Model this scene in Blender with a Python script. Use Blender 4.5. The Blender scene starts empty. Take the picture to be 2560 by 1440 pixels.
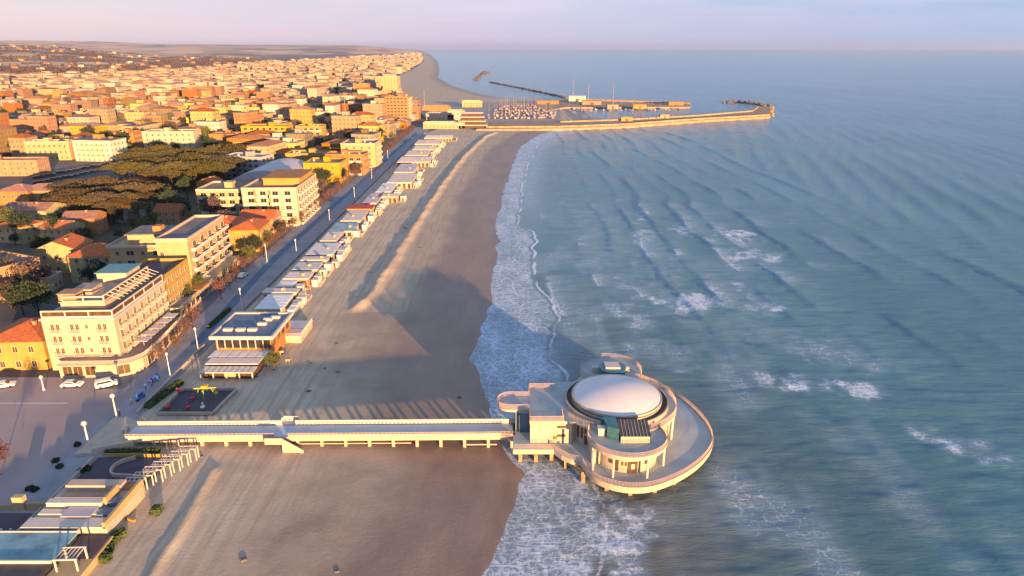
import bpy, math, random
import numpy as np
from mathutils import Vector, Matrix
R = math.radians
rnd = random.Random(7)
SC = bpy.context.scene
COL = SC.collection

# ------------------------------------------------------------------ camera, sky, sun
CAM_H = 75.0
FPX = 1707.0                      # focal length in photo pixels (2560 wide)
PITCH = math.atan(600 / FPX)
cam_d = bpy.data.cameras.new("camera")
cam_d.sensor_width = 36.0
cam_d.lens = 36.0 * FPX / 2560.0
cam_d.clip_start = 1.0
cam_d.clip_end = 90000.0
cam = bpy.data.objects.new("camera", cam_d)
COL.objects.link(cam)
cam.location = (0, 0, CAM_H)
cam.rotation_euler = (R(90) - PITCH, 0, 0)
SC.camera = cam

SUN_EL = 4.9
SUN_AZ = 152.0                    # clockwise from +Y, the direction the light comes from
world = bpy.data.worlds.new("World")
SC.world = world
world.use_nodes = True
wn = world.node_tree
for n in list(wn.nodes):
    wn.nodes.remove(n)
W = wn.nodes.new
wo = W('ShaderNodeOutputWorld')
bg = W('ShaderNodeBackground')
bg.inputs['Strength'].default_value = 0.138
sky = W('ShaderNodeTexSky')
sky.sky_type = 'NISHITA'
sky.sun_disc = False
sky.sun_elevation = R(SUN_EL)
sky.sun_rotation = R(SUN_AZ)
sky.air_density = 1.0
sky.dust_density = 0.6
sky.ozone_density = 4.0
tc = W('ShaderNodeTexCoord')
sep = W('ShaderNodeSeparateXYZ')
wn.links.new(tc.outputs['Generated'], sep.inputs[0])
# pale pastel cloud deck low over the horizon: cream inland, lavender ahead, blue seaward
rampx = W('ShaderNodeValToRGB')
mr = W('ShaderNodeMapRange')
mr.inputs['From Min'].default_value = -0.75
mr.inputs['From Max'].default_value = 0.75
wn.links.new(sep.outputs['X'], mr.inputs['Value'])
wn.links.new(mr.outputs[0], rampx.inputs[0])
SKYGAIN = 0.80
e = rampx.color_ramp.elements
def skc(r, g, b):
    return (r * SKYGAIN, g * SKYGAIN, b * SKYGAIN, 1)
e[0].position = 0.0
e[0].color = skc(2.75, 2.05, 1.85)
e[1].position = 1.0
e[1].color = skc(1.0, 1.36, 2.1)
m_ = e.new(0.3); m_.color = skc(2.3, 1.80, 1.98)
m_ = e.new(0.55); m_.color = skc(1.72, 1.58, 2.1)
m_ = e.new(0.8); m_.color = skc(1.25, 1.42, 2.05)
# horizontally stretched clouds
mp = W('ShaderNodeMapping')
mp.inputs['Scale'].default_value = (2.2, 2.2, 16.0)
wn.links.new(tc.outputs['Generated'], mp.inputs[0])
nz = W('ShaderNodeTexNoise')
nz.inputs['Scale'].default_value = 1.6
nz.inputs['Detail'].default_value = 5
nz.inputs['Roughness'].default_value = 0.55
wn.links.new(mp.outputs[0], nz.inputs['Vector'])
crn = W('ShaderNodeValToRGB')
crn.color_ramp.elements[0].position = 0.44
crn.color_ramp.elements[1].position = 0.68
wn.links.new(nz.outputs['Fac'], crn.inputs[0])
hor = W('ShaderNodeMapRange')       # 1 at the horizon, fading upward
hor.inputs['From Min'].default_value = 0.0
hor.inputs['From Max'].default_value = 0.22
hor.inputs['To Min'].default_value = 0.95
hor.inputs['To Max'].default_value = 0.10
wn.links.new(sep.outputs['Z'], hor.inputs['Value'])
mixs = W('ShaderNodeMix'); mixs.data_type = 'RGBA'
wn.links.new(hor.outputs[0], mixs.inputs[0])
zen = W('ShaderNodeMix'); zen.data_type = 'RGBA'
zen.inputs[0].default_value = 0.62
wn.links.new(sky.outputs[0], zen.inputs[6]); zen.inputs[7].default_value = (0.62, 1.22, 1.85, 1)
wn.links.new(zen.outputs[2], mixs.inputs[6])
wn.links.new(rampx.outputs[0], mixs.inputs[7])
mixc = W('ShaderNodeMix'); mixc.data_type = 'RGBA'
cm = W('ShaderNodeMath'); cm.operation = 'MULTIPLY'
up = W('ShaderNodeMapRange')
up.inputs['From Min'].default_value = 0.015
up.inputs['From Max'].default_value = 0.07
wn.links.new(sep.outputs['Z'], up.inputs['Value'])
wn.links.new(crn.outputs[0], cm.inputs[0])
wn.links.new(up.outputs[0], cm.inputs[1])
cm2 = W('ShaderNodeMath'); cm2.operation = 'MULTIPLY'
wn.links.new(cm.outputs[0], cm2.inputs[0]); cm2.inputs[1].default_value = 0.45
wn.links.new(cm2.outputs[0], mixc.inputs[0])
wn.links.new(mixs.outputs[2], mixc.inputs[6])
mixc.inputs[7].default_value = (2.3, 1.75, 1.95, 1)
wn.links.new(mixc.outputs[2], bg.inputs['Color'])
wn.links.new(bg.outputs[0], wo.inputs['Surface'])

sun_d = bpy.data.lights.new("sun", 'SUN')
sun_d.energy = 5.0
sun_d.angle = R(0.6)
sun_d.color = (1.0, 0.56, 0.22)
sun = bpy.data.objects.new("sun", sun_d)
COL.objects.link(sun)
az, el = R(SUN_AZ), R(SUN_EL)
sdir = Vector((math.sin(az) * math.cos(el), math.cos(az) * math.cos(el), math.sin(el)))
sun.rotation_euler = (-sdir).to_track_quat('-Z', 'Y').to_euler()

SC.view_settings.view_transform = 'Standard'
SC.view_settings.look = 'None'
SC.view_settings.gamma = 1.0
SC.view_settings.exposure = 1.85
SC.render.resolution_x = 1024
SC.render.resolution_y = 576
SC.cycles.max_bounces = 6
SC.cycles.volume_bounces = 0

# ------------------------------------------------------------------ helpers
_c, _s = math.cos(PITCH), math.sin(PITCH)
def G(px, py, z=0.0):
    """where the photo's pixel meets the level z, in world metres"""
    dx = (px - 1280) / FPX; dz = (720 - py) / FPX
    d = (dx, _c + dz * _s, -_s + dz * _c)
    t = (z - CAM_H) / d[2]
    return d[0] * t, d[1] * t
def zat(Y, py):
    k = (720 - py) / FPX
    return CAM_H + (k * Y * _c - Y * _s) / (_c + k * _s)
TOWN = 1.2

MATS = {}
def mat(name, col, rough=0.8, var=0.12, scale=0.5, detail=4, bump=0.0, bscale=None, metal=0.0, col2=None,
        rand=0.0, world=False, spec=0.3, stretch=None):
    if name in MATS:
        return MATS[name]
    m = bpy.data.materials.new(name)
    m.use_nodes = True
    nt = m.node_tree
    bs = nt.nodes['Principled BSDF']
    bs.inputs['Roughness'].default_value = rough
    bs.inputs['Metallic'].default_value = metal
    bs.inputs['Specular IOR Level'].default_value = spec
    t = nt.nodes.new('ShaderNodeTexCoord')
    if world:
        g = nt.nodes.new('ShaderNodeNewGeometry'); src = g.outputs['Position']
    else:
        src = t.outputs['Object']
    if stretch:
        mpn = nt.nodes.new('ShaderNodeMapping'); mpn.inputs['Scale'].default_value = stretch
        nt.links.new(src, mpn.inputs[0]); src = mpn.outputs[0]
    n = nt.nodes.new('ShaderNodeTexNoise')
    n.inputs['Scale'].default_value = scale
    n.inputs['Detail'].default_value = detail
    n.inputs['Roughness'].default_value = 0.65
    nt.links.new(src, n.inputs['Vector'])
    cr = nt.nodes.new('ShaderNodeValToRGB')
    cr.color_ramp.elements[0].position = 0.3
    cr.color_ramp.elements[1].position = 0.72
    c2 = col2 or tuple(max(0, c * (1 - 2 * var)) for c in col)
    cr.color_ramp.elements[0].color = (*c2, 1)
    cr.color_ramp.elements[1].color = (*(min(1, c * (1 + var * .5)) for c in col), 1)
    nt.links.new(n.outputs['Fac'], cr.inputs[0])
    out = cr.outputs[0]
    if rand:
        oi = nt.nodes.new('ShaderNodeObjectInfo')
        hs = nt.nodes.new('ShaderNodeHueSaturation')
        for k, (inp, lo, hi) in enumerate((('Hue', 0.5 - rand * .022, 0.5 + rand * .02), ('Saturation', 1 - rand * .7, 1 + rand * .35), ('Value', 1 - rand * .6, 1 + rand * .3))):
            mu = nt.nodes.new('ShaderNodeMath'); mu.operation = 'MULTIPLY'; mu.inputs[1].default_value = (1.0, 7.31, 13.7)[k]
            fr = nt.nodes.new('ShaderNodeMath'); fr.operation = 'FRACT'
            mm = nt.nodes.new('ShaderNodeMapRange'); mm.inputs['To Min'].default_value = lo; mm.inputs['To Max'].default_value = hi
            nt.links.new(oi.outputs['Random'], mu.inputs[0]); nt.links.new(mu.outputs[0], fr.inputs[0])
            nt.links.new(fr.outputs[0], mm.inputs['Value']); nt.links.new(mm.outputs[0], hs.inputs[inp])
        nt.links.new(out, hs.inputs['Color']); out = hs.outputs[0]
    nt.links.new(out, bs.inputs['Base Color'])
    if bump:
        b = nt.nodes.new('ShaderNodeBump'); b.inputs['Strength'].default_value = bump; b.inputs['Distance'].default_value = 0.15
        nb = nt.nodes.new('ShaderNodeTexNoise'); nb.inputs['Scale'].default_value = bscale or scale * 4; nb.inputs['Detail'].default_value = 4
        nt.links.new(src, nb.inputs['Vector']); nt.links.new(nb.outputs['Fac'], b.inputs['Height'])
        nt.links.new(b.outputs[0], bs.inputs['Normal'])
    MATS[name] = m
    return m

def tag(o, label=None, cat=None, group=None, kind=None):
    if label: o['label'] = label
    if cat: o['category'] = cat
    if group: o['group'] = group
    if kind: o['kind'] = kind
    return o
def empty(name, loc, rz=0.0, label=None, cat=None, group=None):
    o = bpy.data.objects.new(name, None)
    COL.objects.link(o)
    o.empty_display_size = 0.5
    o.location = loc; o.rotation_euler = (0, 0, rz)
    return tag(o, label, cat, group)
def link(name, me, parent=None, loc=None, rz=None, scale=None):
    o = bpy.data.objects.new(name, me)
    COL.objects.link(o)
    if parent: o.parent = parent
    if loc is not None: o.location = loc
    if rz is not None: o.rotation_euler = (0, 0, rz)
    if scale is not None: o.scale = scale
    return o
def copy_tree(o, parent=None):
    c = o.copy(); COL.objects.link(c)
    if parent: c.parent = parent
    for ch in list(o.children):
        copy_tree(ch, c)
    return c

class MB:
    """collects shapes that become ONE mesh"""
    def __init__(s):
        s.v = []; s.f = []; s.m = []; s.sm = []
    def add(s, vs, fs, mi=0, smooth=False):
        b = len(s.v); s.v += [tuple(p) for p in vs]
        for f in fs:
            s.f.append([b + i for i in f]); s.m.append(mi); s.sm.append(smooth)
        return s
    def box(s, x0, x1, y0, y1, z0, z1, mi=0):
        return s.add([(x0, y0, z0), (x1, y0, z0), (x1, y1, z0), (x0, y1, z0), (x0, y0, z1), (x1, y0, z1), (x1, y1, z1), (x0, y1, z1)],
              [(0, 3, 2, 1), (4, 5, 6, 7), (0, 1, 5, 4), (1, 2, 6, 5), (2, 3, 7, 6), (3, 0, 4, 7)], mi)
    def prism(s, poly, z0, z1, mi=0, smooth=False):
        n = len(poly)
        a = sum(poly[i][0] * poly[(i + 1) % n][1] - poly[(i + 1) % n][0] * poly[i][1] for i in range(n))
        if a < 0: poly = poly[::-1]
        s.add([(p[0], p[1], z0) for p in poly], [list(range(n))[::-1]], mi)
        s.add([(p[0], p[1], z1) for p in poly], [list(range(n))], mi)
        vs = [(p[0], p[1], z0) for p in poly] + [(p[0], p[1], z1) for p in poly]
        return s.add(vs, [(i, (i + 1) % n, n + (i + 1) % n, n + i) for i in range(n)], mi, smooth)
    def band(s, pts, z0, z1, th=0.15, mi=0, closed=False):
        """thin upright wall along a line of points"""
        n = len(pts)
        rng = range(n if closed else n - 1)
        for i in rng:
            s.bar((pts[i][0], pts[i][1], (z0 + z1) / 2), (pts[(i + 1) % n][0], pts[(i + 1) % n][1], (z0 + z1) / 2), th, z1 - z0, mi)
        return s
    def bar(s, a, b, w, h=None, mi=0):
        h = h or w
        a = Vector(a); b = Vector(b); d = b - a
        if d.length < 1e-6: return s
        d.normalize()
        u = Vector((0, 0, 1)) if abs(d.z) < 0.95 else Vector((1, 0, 0))
        x = d.cross(u).normalized(); y = x.cross(d).normalized()
        vs = []
        for p in (a, b):
            for sx, sy in ((-1, -1), (1, -1), (1, 1), (-1, 1)):
                vs.append(p + x * (w / 2 * sx) + y * (h / 2 * sy))
        return s.add(vs, [(3, 2, 1, 0), (4, 5, 6, 7), (0, 1, 5, 4), (1, 2, 6, 5), (2, 3, 7, 6), (3, 0, 4, 7)], mi)
    def cyl(s, x, y, z0, z1, r0, r1=None, n=10, mi=0, smooth=True):
        r1 = r0 if r1 is None else r1
        vs = [(x + r0 * math.cos(2 * math.pi * k / n), y + r0 * math.sin(2 * math.pi * k / n), z0) for k in range(n)]
        vs += [(x + r1 * math.cos(2 * math.pi * k / n), y + r1 * math.sin(2 * math.pi * k / n), z1) for k in range(n)]
        s.add(vs, [(k, (k + 1) % n, n + (k + 1) % n, n + k) for k in range(n)], mi, smooth)
        s.add(vs[n:], [list(range(n))], mi); s.add(vs[:n], [list(range(n))[::-1]], mi)
        return s
    def sphere(s, x, y, z, r, mi=0, nu=10, nv=6, sz=1.0):
        vs = []; fs = []
        for j in range(nv + 1):
            t = math.pi * j / nv
            for i in range(nu):
                p = 2 * math.pi * i / nu
                vs.append((x + r * math.sin(t) * math.cos(p), y + r * math.sin(t) * math.sin(p), z + r * sz * math.cos(t)))
        for j in range(nv):
            for i in range(nu):
                fs.append((j * nu + i, (j + 1) * nu + i, (j + 1) * nu + (i + 1) % nu, j * nu + (i + 1) % nu))
        return s.add(vs, fs, mi, True)
    def mesh(s, name, mats):
        me = bpy.data.meshes.new(name)
        me.from_pydata(s.v, [], s.f)
        for m in (mats if isinstance(mats, (list, tuple)) else [mats]):
            me.materials.append(m)
        me.polygons.foreach_set('material_index', s.m)
        me.polygons.foreach_set('use_smooth', s.sm)
        me.update()
        return me
    def build(s, name, mats, parent=None, loc=None, rz=None):
        return link(name, s.mesh(name, mats), parent, loc, rz)

def smooth(t):
    t = np.clip(t, 0, 1); return t * t * (3 - 2 * t)
def vnoise(x, y, seed=0):
    """cheap value noise on arrays"""
    x = np.asarray(x, float); y = np.asarray(y, float)
    xi = np.floor(x); yi = np.floor(y); xf = x - xi; yf = y - yi
    def h(a, b):
        q = np.sin(a * 127.1 + b * 311.7 + seed * 74.7) * 43758.5453
        return q - np.floor(q)
    u = xf * xf * (3 - 2 * xf); v = yf * yf * (3 - 2 * yf)
    return (h(xi, yi) * (1 - u) + h(xi + 1, yi) * u) * (1 - v) + (h(xi, yi + 1) * (1 - u) + h(xi + 1, yi + 1) * u) * v
def fbm(x, y, seed=0, o=4):
    t = 0; a = .5
    for k in range(o):
        t = t + a * vnoise(x * 2 ** k, y * 2 ** k, seed + k); a *= .5
    return t

# ------------------------------------------------------------------ materials
def M(k): return MATS[k]
mat('plaster_cream', (0.40, 0.30, 0.16), 0.85, 0.10, 0.35, rand=0.15)
mat('plaster_white', (0.43, 0.35, 0.27), 0.8, 0.10, 0.4)
mat('plaster_yellow', (0.38, 0.235, 0.06), 0.85, 0.12, 0.3)
mat('plaster_strong_yellow', (0.42, 0.25, 0.015), 0.85, 0.12, 0.3)
mat('plaster_orange', (0.36, 0.165, 0.055), 0.85, 0.12, 0.3)
mat('plaster_pink', (0.37, 0.215, 0.13), 0.85, 0.15, 0.3)
mat('plaster_grey', (0.30, 0.33, 0.34), 0.85, 0.15, 0.3)
mat('plaster_green', (0.34, 0.31, 0.17), 0.85, 0.12, 0.3)
mat('plaster_town', (0.60, 0.43, 0.22), 0.85, 0.14, 0.2, rand=1.0)
mat('tile_orange', (0.46, 0.125, 0.04), 0.85, 0.25, 1.2, bump=0.3, stretch=(1, 1, 3))
mat('tile_dark', (0.38, 0.14, 0.08), 0.85, 0.25, 1.0, rand=0.5)
mat('tile_town', (0.42, 0.16, 0.085), 0.85, 0.25, 0.6, rand=0.6)
mat('flat_roof', (0.20, 0.17, 0.17), 0.9, 0.25, 0.3, rand=0.6)
mat('flat_roof_pale', (0.34, 0.25, 0.20), 0.9, 0.2, 0.3, rand=0.4)
mat('flat_roof_dark', (0.10, 0.075, 0.085), 0.9, 0.2, 0.4)
mat('roof_blue_grey', (0.10, 0.14, 0.22), 0.5, 0.15, 0.6)
mat('roof_teal', (0.12, 0.26, 0.30), 0.6, 0.15, 0.6)
mat('roof_lavender', (0.42, 0.38, 0.42), 0.5, 0.1, 0.2)
mat('roof_red', (0.42, 0.05, 0.04), 0.7, 0.15, 0.6)
mat('glass_dark', (0.035, 0.035, 0.04), 0.12, 0.3, 0.7, spec=0.6)
mat('glass_brown', (0.11, 0.065, 0.035), 0.3, 0.3, 0.7, spec=0.5)
mat('glass_teal', (0.05, 0.15, 0.18), 0.15, 0.2, 0.7, spec=0.6)
mat('glass_shade_blue', (0.07, 0.14, 0.22), 0.12, 0.2, 0.7, spec=0.6)  # recess shade put into the glass colour as blue
mat('white_paint', (0.52, 0.46, 0.41), 0.55, 0.06, 0.8)
mat('white_concrete', (0.44, 0.365, 0.29), 0.75, 0.10, 0.5, bump=0.05)
mat('dome_white', (0.62, 0.57, 0.58), 0.5, 0.03, 0.4)
mat('deck_paving', (0.38, 0.43, 0.44), 0.7, 0.10, 0.25)
mat('terrace_paving', (0.33, 0.37, 0.39), 0.7, 0.12, 0.25)
mat('pier_floor', (0.44, 0.48, 0.54), 0.6, 0.08, 0.3)
mat('ring_dark', (0.09, 0.075, 0.07), 0.8, 0.15, 0.5)
mat('railing_pink', (0.50, 0.36, 0.29), 0.6, 0.10, 0.6)
mat('concrete_stained', (0.34, 0.24, 0.15), 0.9, 0.3, 0.7, bump=0.2)
mat('panel_dark', (0.05, 0.045, 0.06), 0.4, 0.2, 0.8)
mat('awning_pale', (0.62, 0.62, 0.64), 0.7, 0.10, 0.6, rand=0.4)
mat('awning_pink', (0.64, 0.54, 0.50), 0.7, 0.10, 0.6)
mat('wood_deck', (0.38, 0.29, 0.22), 0.8, 0.2, 1.0)
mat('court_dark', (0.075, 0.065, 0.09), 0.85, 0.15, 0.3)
mat('asphalt', (0.15, 0.15, 0.17), 0.85, 0.20, 0.15, world=True, bump=0.05)
mat('promenade_paving', (0.27, 0.27, 0.30), 0.8, 0.14, 0.2, world=True)
mat('cycle_lane_shade', (0.10, 0.17, 0.26), 0.8, 0.16, 0.3, world=True)  # blue cast of the shaded path is put into the colour
mat('sidewalk', (0.33, 0.29, 0.28), 0.8, 0.12, 0.3, world=True)
mat('piazza_paving', (0.31, 0.25, 0.25), 0.8, 0.10, 0.06, world=True, bump=0.03)
mat('line_white', (0.6, 0.58, 0.55), 0.7, 0.1, 1)
mat('pool_blue', (0.20, 0.36, 0.42), 0.3, 0.3, 0.25)
mat('bark', (0.09, 0.06, 0.045), 0.9, 0.3, 2)
mat('leaf_pine', (0.095, 0.072, 0.018), 0.9, 0.3, 1.5, col2=(0.04, 0.045, 0.014), rand=0.5)
mat('leaf_pine_brown', (0.10, 0.060, 0.022), 0.9, 0.3, 1.5, col2=(0.04, 0.035, 0.014), rand=0.5)
mat('leaf_dark', (0.035, 0.05, 0.022), 0.9, 0.3, 1.5, col2=(0.015, 0.03, 0.02), rand=0.4)
mat('leaf_red', (0.16, 0.07, 0.045), 0.9, 0.3, 1.5, col2=(0.08, 0.04, 0.04), rand=0.5)
mat('leaf_bare', (0.13, 0.085, 0.065), 0.9, 0.3, 1.5, col2=(0.07, 0.05, 0.05), rand=0.5)
mat('leaf_olive', (0.11, 0.12, 0.03), 0.9, 0.3, 1.5, col2=(0.05, 0.07, 0.02), rand=0.3)
mat('hedge_green', (0.07, 0.10, 0.03), 0.9, 0.3, 1.5, col2=(0.03, 0.05, 0.02))
mat('garden_ground', (0.09, 0.08, 0.05), 0.95, 0.3, 0.1, col2=(0.05, 0.055, 0.04), world=True)
mat('rock', (0.17, 0.14, 0.13), 0.9, 0.35, 0.5, bump=0.4)
mat('rock_warm', (0.40, 0.27, 0.17), 0.9, 0.3, 0.3, bump=0.3)
mat('quay', (0.34, 0.25, 0.18), 0.9, 0.2, 0.15)
mat('car_white', (0.72, 0.70, 0.66), 0.3, 0.03, 0.8)
mat('car_dark', (0.05, 0.05, 0.07), 0.3, 0.1, 0.8, rand=0.9)
mat('rubber', (0.02, 0.02, 0.02), 0.8)
mat('lamp_white', (0.62, 0.58, 0.56), 0.5, 0.05, 0.8)
mat('boat_white', (0.36, 0.28, 0.27), 0.4, 0.05, 0.8, rand=0.6)
mat('mast', (0.26, 0.20, 0.20), 0.5)
mat('cloth_dark', (0.03, 0.03, 0.045), 0.9)
mat('cloth_blue', (0.03, 0.12, 0.36), 0.9)
mat('cloth_red', (0.40, 0.04, 0.03), 0.9)
mat('skin', (0.45, 0.26, 0.18), 0.7)
mat('toy_red', (0.50, 0.05, 0.04), 0.6)
mat('toy_yellow', (0.60, 0.36, 0.04), 0.6)
mat('toy_green', (0.10, 0.30, 0.06), 0.6)
mat('toy_blue', (0.05, 0.10, 0.40), 0.6)

# town wall whose small windows are drawn by a grid (far houses only, a pixel or two each)
def facade_mat(name, base, rand=1.0):
    m = mat(name, base, 0.85, 0.12, 0.2, rand=rand)
    nt = m.node_tree; bs = nt.nodes['Principled BSDF']
    src = bs.inputs['Base Color'].links[0].from_socket
    t = nt.nodes.new('ShaderNodeTexCoord'); sp = nt.nodes.new('ShaderNodeSeparateXYZ')
    nt.links.new(t.outputs['Object'], sp.inputs[0])
    g = nt.nodes.new('ShaderNodeNewGeometry'); sn = nt.nodes.new('ShaderNodeSeparateXYZ')
    vt = nt.nodes.new('ShaderNodeVectorTransform'); vt.vector_type = 'NORMAL'; vt.convert_from = 'WORLD'; vt.convert_to = 'OBJECT'
    nt.links.new(g.outputs['Normal'], vt.inputs[0]); nt.links.new(vt.outputs[0], sn.inputs[0])
    def mth(op, a, b=None):
        n = nt.nodes.new('ShaderNodeMath'); n.operation = op
        for i, q in enumerate((a, b)):
            if q is None: continue
            if isinstance(q, (int, float)): n.inputs[i].default_value = q
            else: nt.links.new(q, n.inputs[i])
        return n.outputs[0]
    def win(coord, period, lo, hi):
        fr = mth('FRACT', mth('DIVIDE', mth('ADD', coord, 500.0), period))
        return mth('MULTIPLY', mth('GREATER_THAN', fr, lo), mth('LESS_THAN', fr, hi))
    wz = win(sp.outputs['Z'], 3.1, 0.35, 0.80)
    wx = mth('MULTIPLY', win(sp.outputs['X'], 3.3, 0.3, 0.66), mth('GREATER_THAN', mth('ABSOLUTE', sn.outputs['Y']), 0.7))
    wy = mth('MULTIPLY', win(sp.outputs['Y'], 3.3, 0.3, 0.66), mth('GREATER_THAN', mth('ABSOLUTE', sn.outputs['X']), 0.7))
    w = mth('MULTIPLY', mth('MULTIPLY', wz, mth('MAXIMUM', wx, wy)), 0.75)
    mx = nt.nodes.new('ShaderNodeMix'); mx.data_type = 'RGBA'
    nt.links.new(w, mx.inputs[0]); nt.links.new(src, mx.inputs[6]); mx.inputs[7].default_value = (0.09, 0.06, 0.05, 1)
    nt.links.new(mx.outputs[2], bs.inputs['Base Color'])
facade_mat('facade_ochre', (0.40, 0.235, 0.055))
facade_mat('facade_cream', (0.43, 0.31, 0.15))
facade_mat('facade_white', (0.46, 0.38, 0.26))
facade_mat('facade_salmon', (0.33, 0.155, 0.07), rand=.6)

# ------------------------------------------------------------------ terrain, shoreline
SHO = [(-200, -18), (40, -9), (82, -5.4), (88, -3.2), (99, 0.5), (109, 1.5), (120, -2), (130, -4.3), (145, -6.6), (157, -10.1), (168, -9.7), (185, -7.6), (222, -6.2),
       (273, -5.8), (300, -7.2), (333, -6.0), (437, -1.3), (549, 6.4), (610, 18), (650, 29), (675, 41), (690, 62), (700, 80), (720, 88), (1040, 88), (1075, 60), (1124, -19),
       (1224, -55), (1488, -125), (1891, -196), (2589, -262), (4083, -420), (8000, -900), (30000, -3800), (60000, -9000)]
SX = np.array([p[0] for p in SHO], float); SV = np.array([p[1] for p in SHO], float)
def shore(y):
    y = np.asarray(y, float)
    return np.interp(y, SX, SV) + np.where(y < 650, 1.0, 0.0) * (1.7 * (vnoise(y / 9.0, 0 * y, 3) - .5) + 1.0 * (vnoise(y / 3.3, 0 * y, 5) - .5))
PRO = [(-200, -79), (640, -79.5), (675, -70), (700, -72), (760, -90), (900, -122), (1010, -140), (1124, -163), (1224, -185), (1488, -240), (1891, -310), (2589, -360), (4083, -500), (8000, -980), (30000, -3900), (60000, -9100)]
PXs = np.array([p[0] for p in PRO], float); PVs = np.array([p[1] for p in PRO], float)
def promx(y): return np.interp(np.asarray(y, float), PXs, PVs)

def grid_mesh(name, X, Y, Z, mats, attrs=None, smooth_=True):
    nr, nc = X.shape
    co = np.stack([X, Y, Z], -1).reshape(-1, 3).astype(np.float32)
    i = np.arange((nr - 1) * (nc - 1)); r = i // (nc - 1); c = i % (nc - 1)
    a = r * nc + c
    q = np.stack([a, a + 1, a + nc + 1, a + nc], -1).astype(np.int32)
    me = bpy.data.meshes.new(name)
    me.vertices.add(len(co)); me.vertices.foreach_set('co', co.ravel())
    me.loops.add(q.size); me.loops.foreach_set('vertex_index', q.ravel())
    me.polygons.add(len(q)); me.polygons.foreach_set('loop_start', np.arange(len(q), dtype=np.int32) * 4)
    me.polygons.foreach_set('use_smooth', np.full(len(q), smooth_))
    for m in mats: me.materials.append(m)
    me.update(calc_edges=True)
    for k, v in (attrs or {}).items():
        at = me.attributes.new(k, 'FLOAT', 'POINT'); at.data.foreach_set('value', v.astype(np.float32).ravel())
    me.validate()
    return me

def geo_rows(a, b, step0, rate):
    out = [a]
    while out[-1] < b:
        out.append(out[-1] + max(step0, (out[-1]) * rate))
    return np.array(out)

# --- beach sheet
ys = np.concatenate([np.arange(-60, 60, 4), geo_rows(60, 30000, 0.7, 0.0035)])
U = np.concatenate([np.linspace(0, 0.86, 110), np.linspace(0.868, 1.0, 26), np.array([1.03, 1.08, 1.2])])
Yb = np.repeat(ys[:, None], len(U), 1)
px_ = promx(ys)[:, None]; sx_ = shore(ys)[:, None]
Xb = px_ + (sx_ - px_) * U[None, :]
def beach_z(x, y):
    x = np.asarray(x, float); y = np.asarray(y, float)
    p = promx(y); s_ = shore(y)
    t = (x - p) / (s_ - p)
    z = TOWN * (1 - t) ** 0.9 if np.ndim(t) == 0 else np.where(t < 1, TOWN * np.clip(1 - t, 0, 1) ** 0.8, -(t - 1) * 4.0)
    # raked sand berm
    bx = np.interp(y, [60, 83, 109, 116, 190, 200, 260, 352, 500, 613, 650], [-52.5, -53.3, -55.2, -57, -47, -45.2, -43.5, -41.6, -35, -24, -14])
    amp = np.where(y < 150, smooth((111.5 - y) / 4.0), smooth((y - 188) / 8.0) * smooth((655 - y) / 15))
    amp = amp * (0.9 + 0.45 * (fbm(y / 2.4, x / 1.5, 11, 3) - .3)) * np.where(y < 150, .55, 1)
    bx = bx + 1.1 * (vnoise(y / 7.0, x * 0, 17) - .5)
    d = (x - bx) / np.where(y < 150, .95, 1.8)
    z = z + amp * np.where(y < 150, 1.0, 1.15) * np.exp(-d * d)
    # low lumps and rake marks
    z = z + 0.10 * (fbm(x / 5.0, y / 9.0, 21) - .5) * smooth((s_ - x) / 8.0)
    # scour hollows
    z = z - 0.05 * smooth((fbm(x / 13.0, y / 16.0, 33) - 0.58) / 0.2) * smooth((s_ - x) / 12.0) * smooth((x - p - 20) / 20)
    return z
Zb = beach_z(Xb, Yb)
dsh = sx_ - Xb
wet = smooth((27 + 10 * (fbm(Xb / 15, Yb / 22, 8) - .5) - dsh) / 9.0)
wet = wet * np.where(Yb > 1050, .45, 1); wet = np.maximum(wet * 0.85, smooth((6 - dsh) / 4.0))
moist = smooth((46 - dsh + 22 * (fbm(Xb / 16, Yb / 11, 15) - .5)) / 14.0) * np.where(Yb < 190, 1, np.where(Yb < 680, 0.35, 0.0))
sand = bpy.data.materials.new('sand'); sand.use_nodes = True
def nodes_of(m):
    nt = m.node_tree; return nt, nt.nodes.new, nt.links.new, nt.nodes['Principled BSDF']
nt, N, L, bs = nodes_of(sand)
g = N('ShaderNodeNewGeometry')
def noise(nt, vec, scale, detail=4, rough=0.6, stretch=None):
    if stretch:
        mpn = nt.nodes.new('ShaderNodeMapping'); mpn.inputs['Scale'].default_value = stretch
        nt.links.new(vec, mpn.inputs[0]); vec = mpn.outputs[0]
    n = nt.nodes.new('ShaderNodeTexNoise'); n.inputs['Scale'].default_value = scale; n.inputs['Detail'].default_value = detail; n.inputs['Roughness'].default_value = rough
    nt.links.new(vec, n.inputs['Vector']); return n.outputs['Fac']
def ramp(nt, fac, stops):
    cr = nt.nodes.new('ShaderNodeValToRGB'); el_ = cr.color_ramp.elements
    el_[0].position = stops[0][0]; el_[0].color = (*stops[0][1], 1)
    el_[1].position = stops[-1][0]; el_[1].color = (*stops[-1][1], 1)
    for p, c in stops[1:-1]:
        q = el_.new(p); q.color = (*c, 1)
    nt.links.new(fac, cr.inputs[0]); return cr.outputs[0]
def mixc_(nt, f, a, b, mode='MIX'):
    m = nt.nodes.new('ShaderNodeMix'); m.data_type = 'RGBA'; m.blend_type = mode
    for sck, v in ((m.inputs[0], f), (m.inputs[6], a), (m.inputs[7], b)):
        if isinstance(v, (int, float)): sck.default_value = v
        elif isinstance(v, tuple): sck.default_value = (*v, 1)
        else: nt.links.new(v, sck)
    return m.outputs[2]
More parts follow.
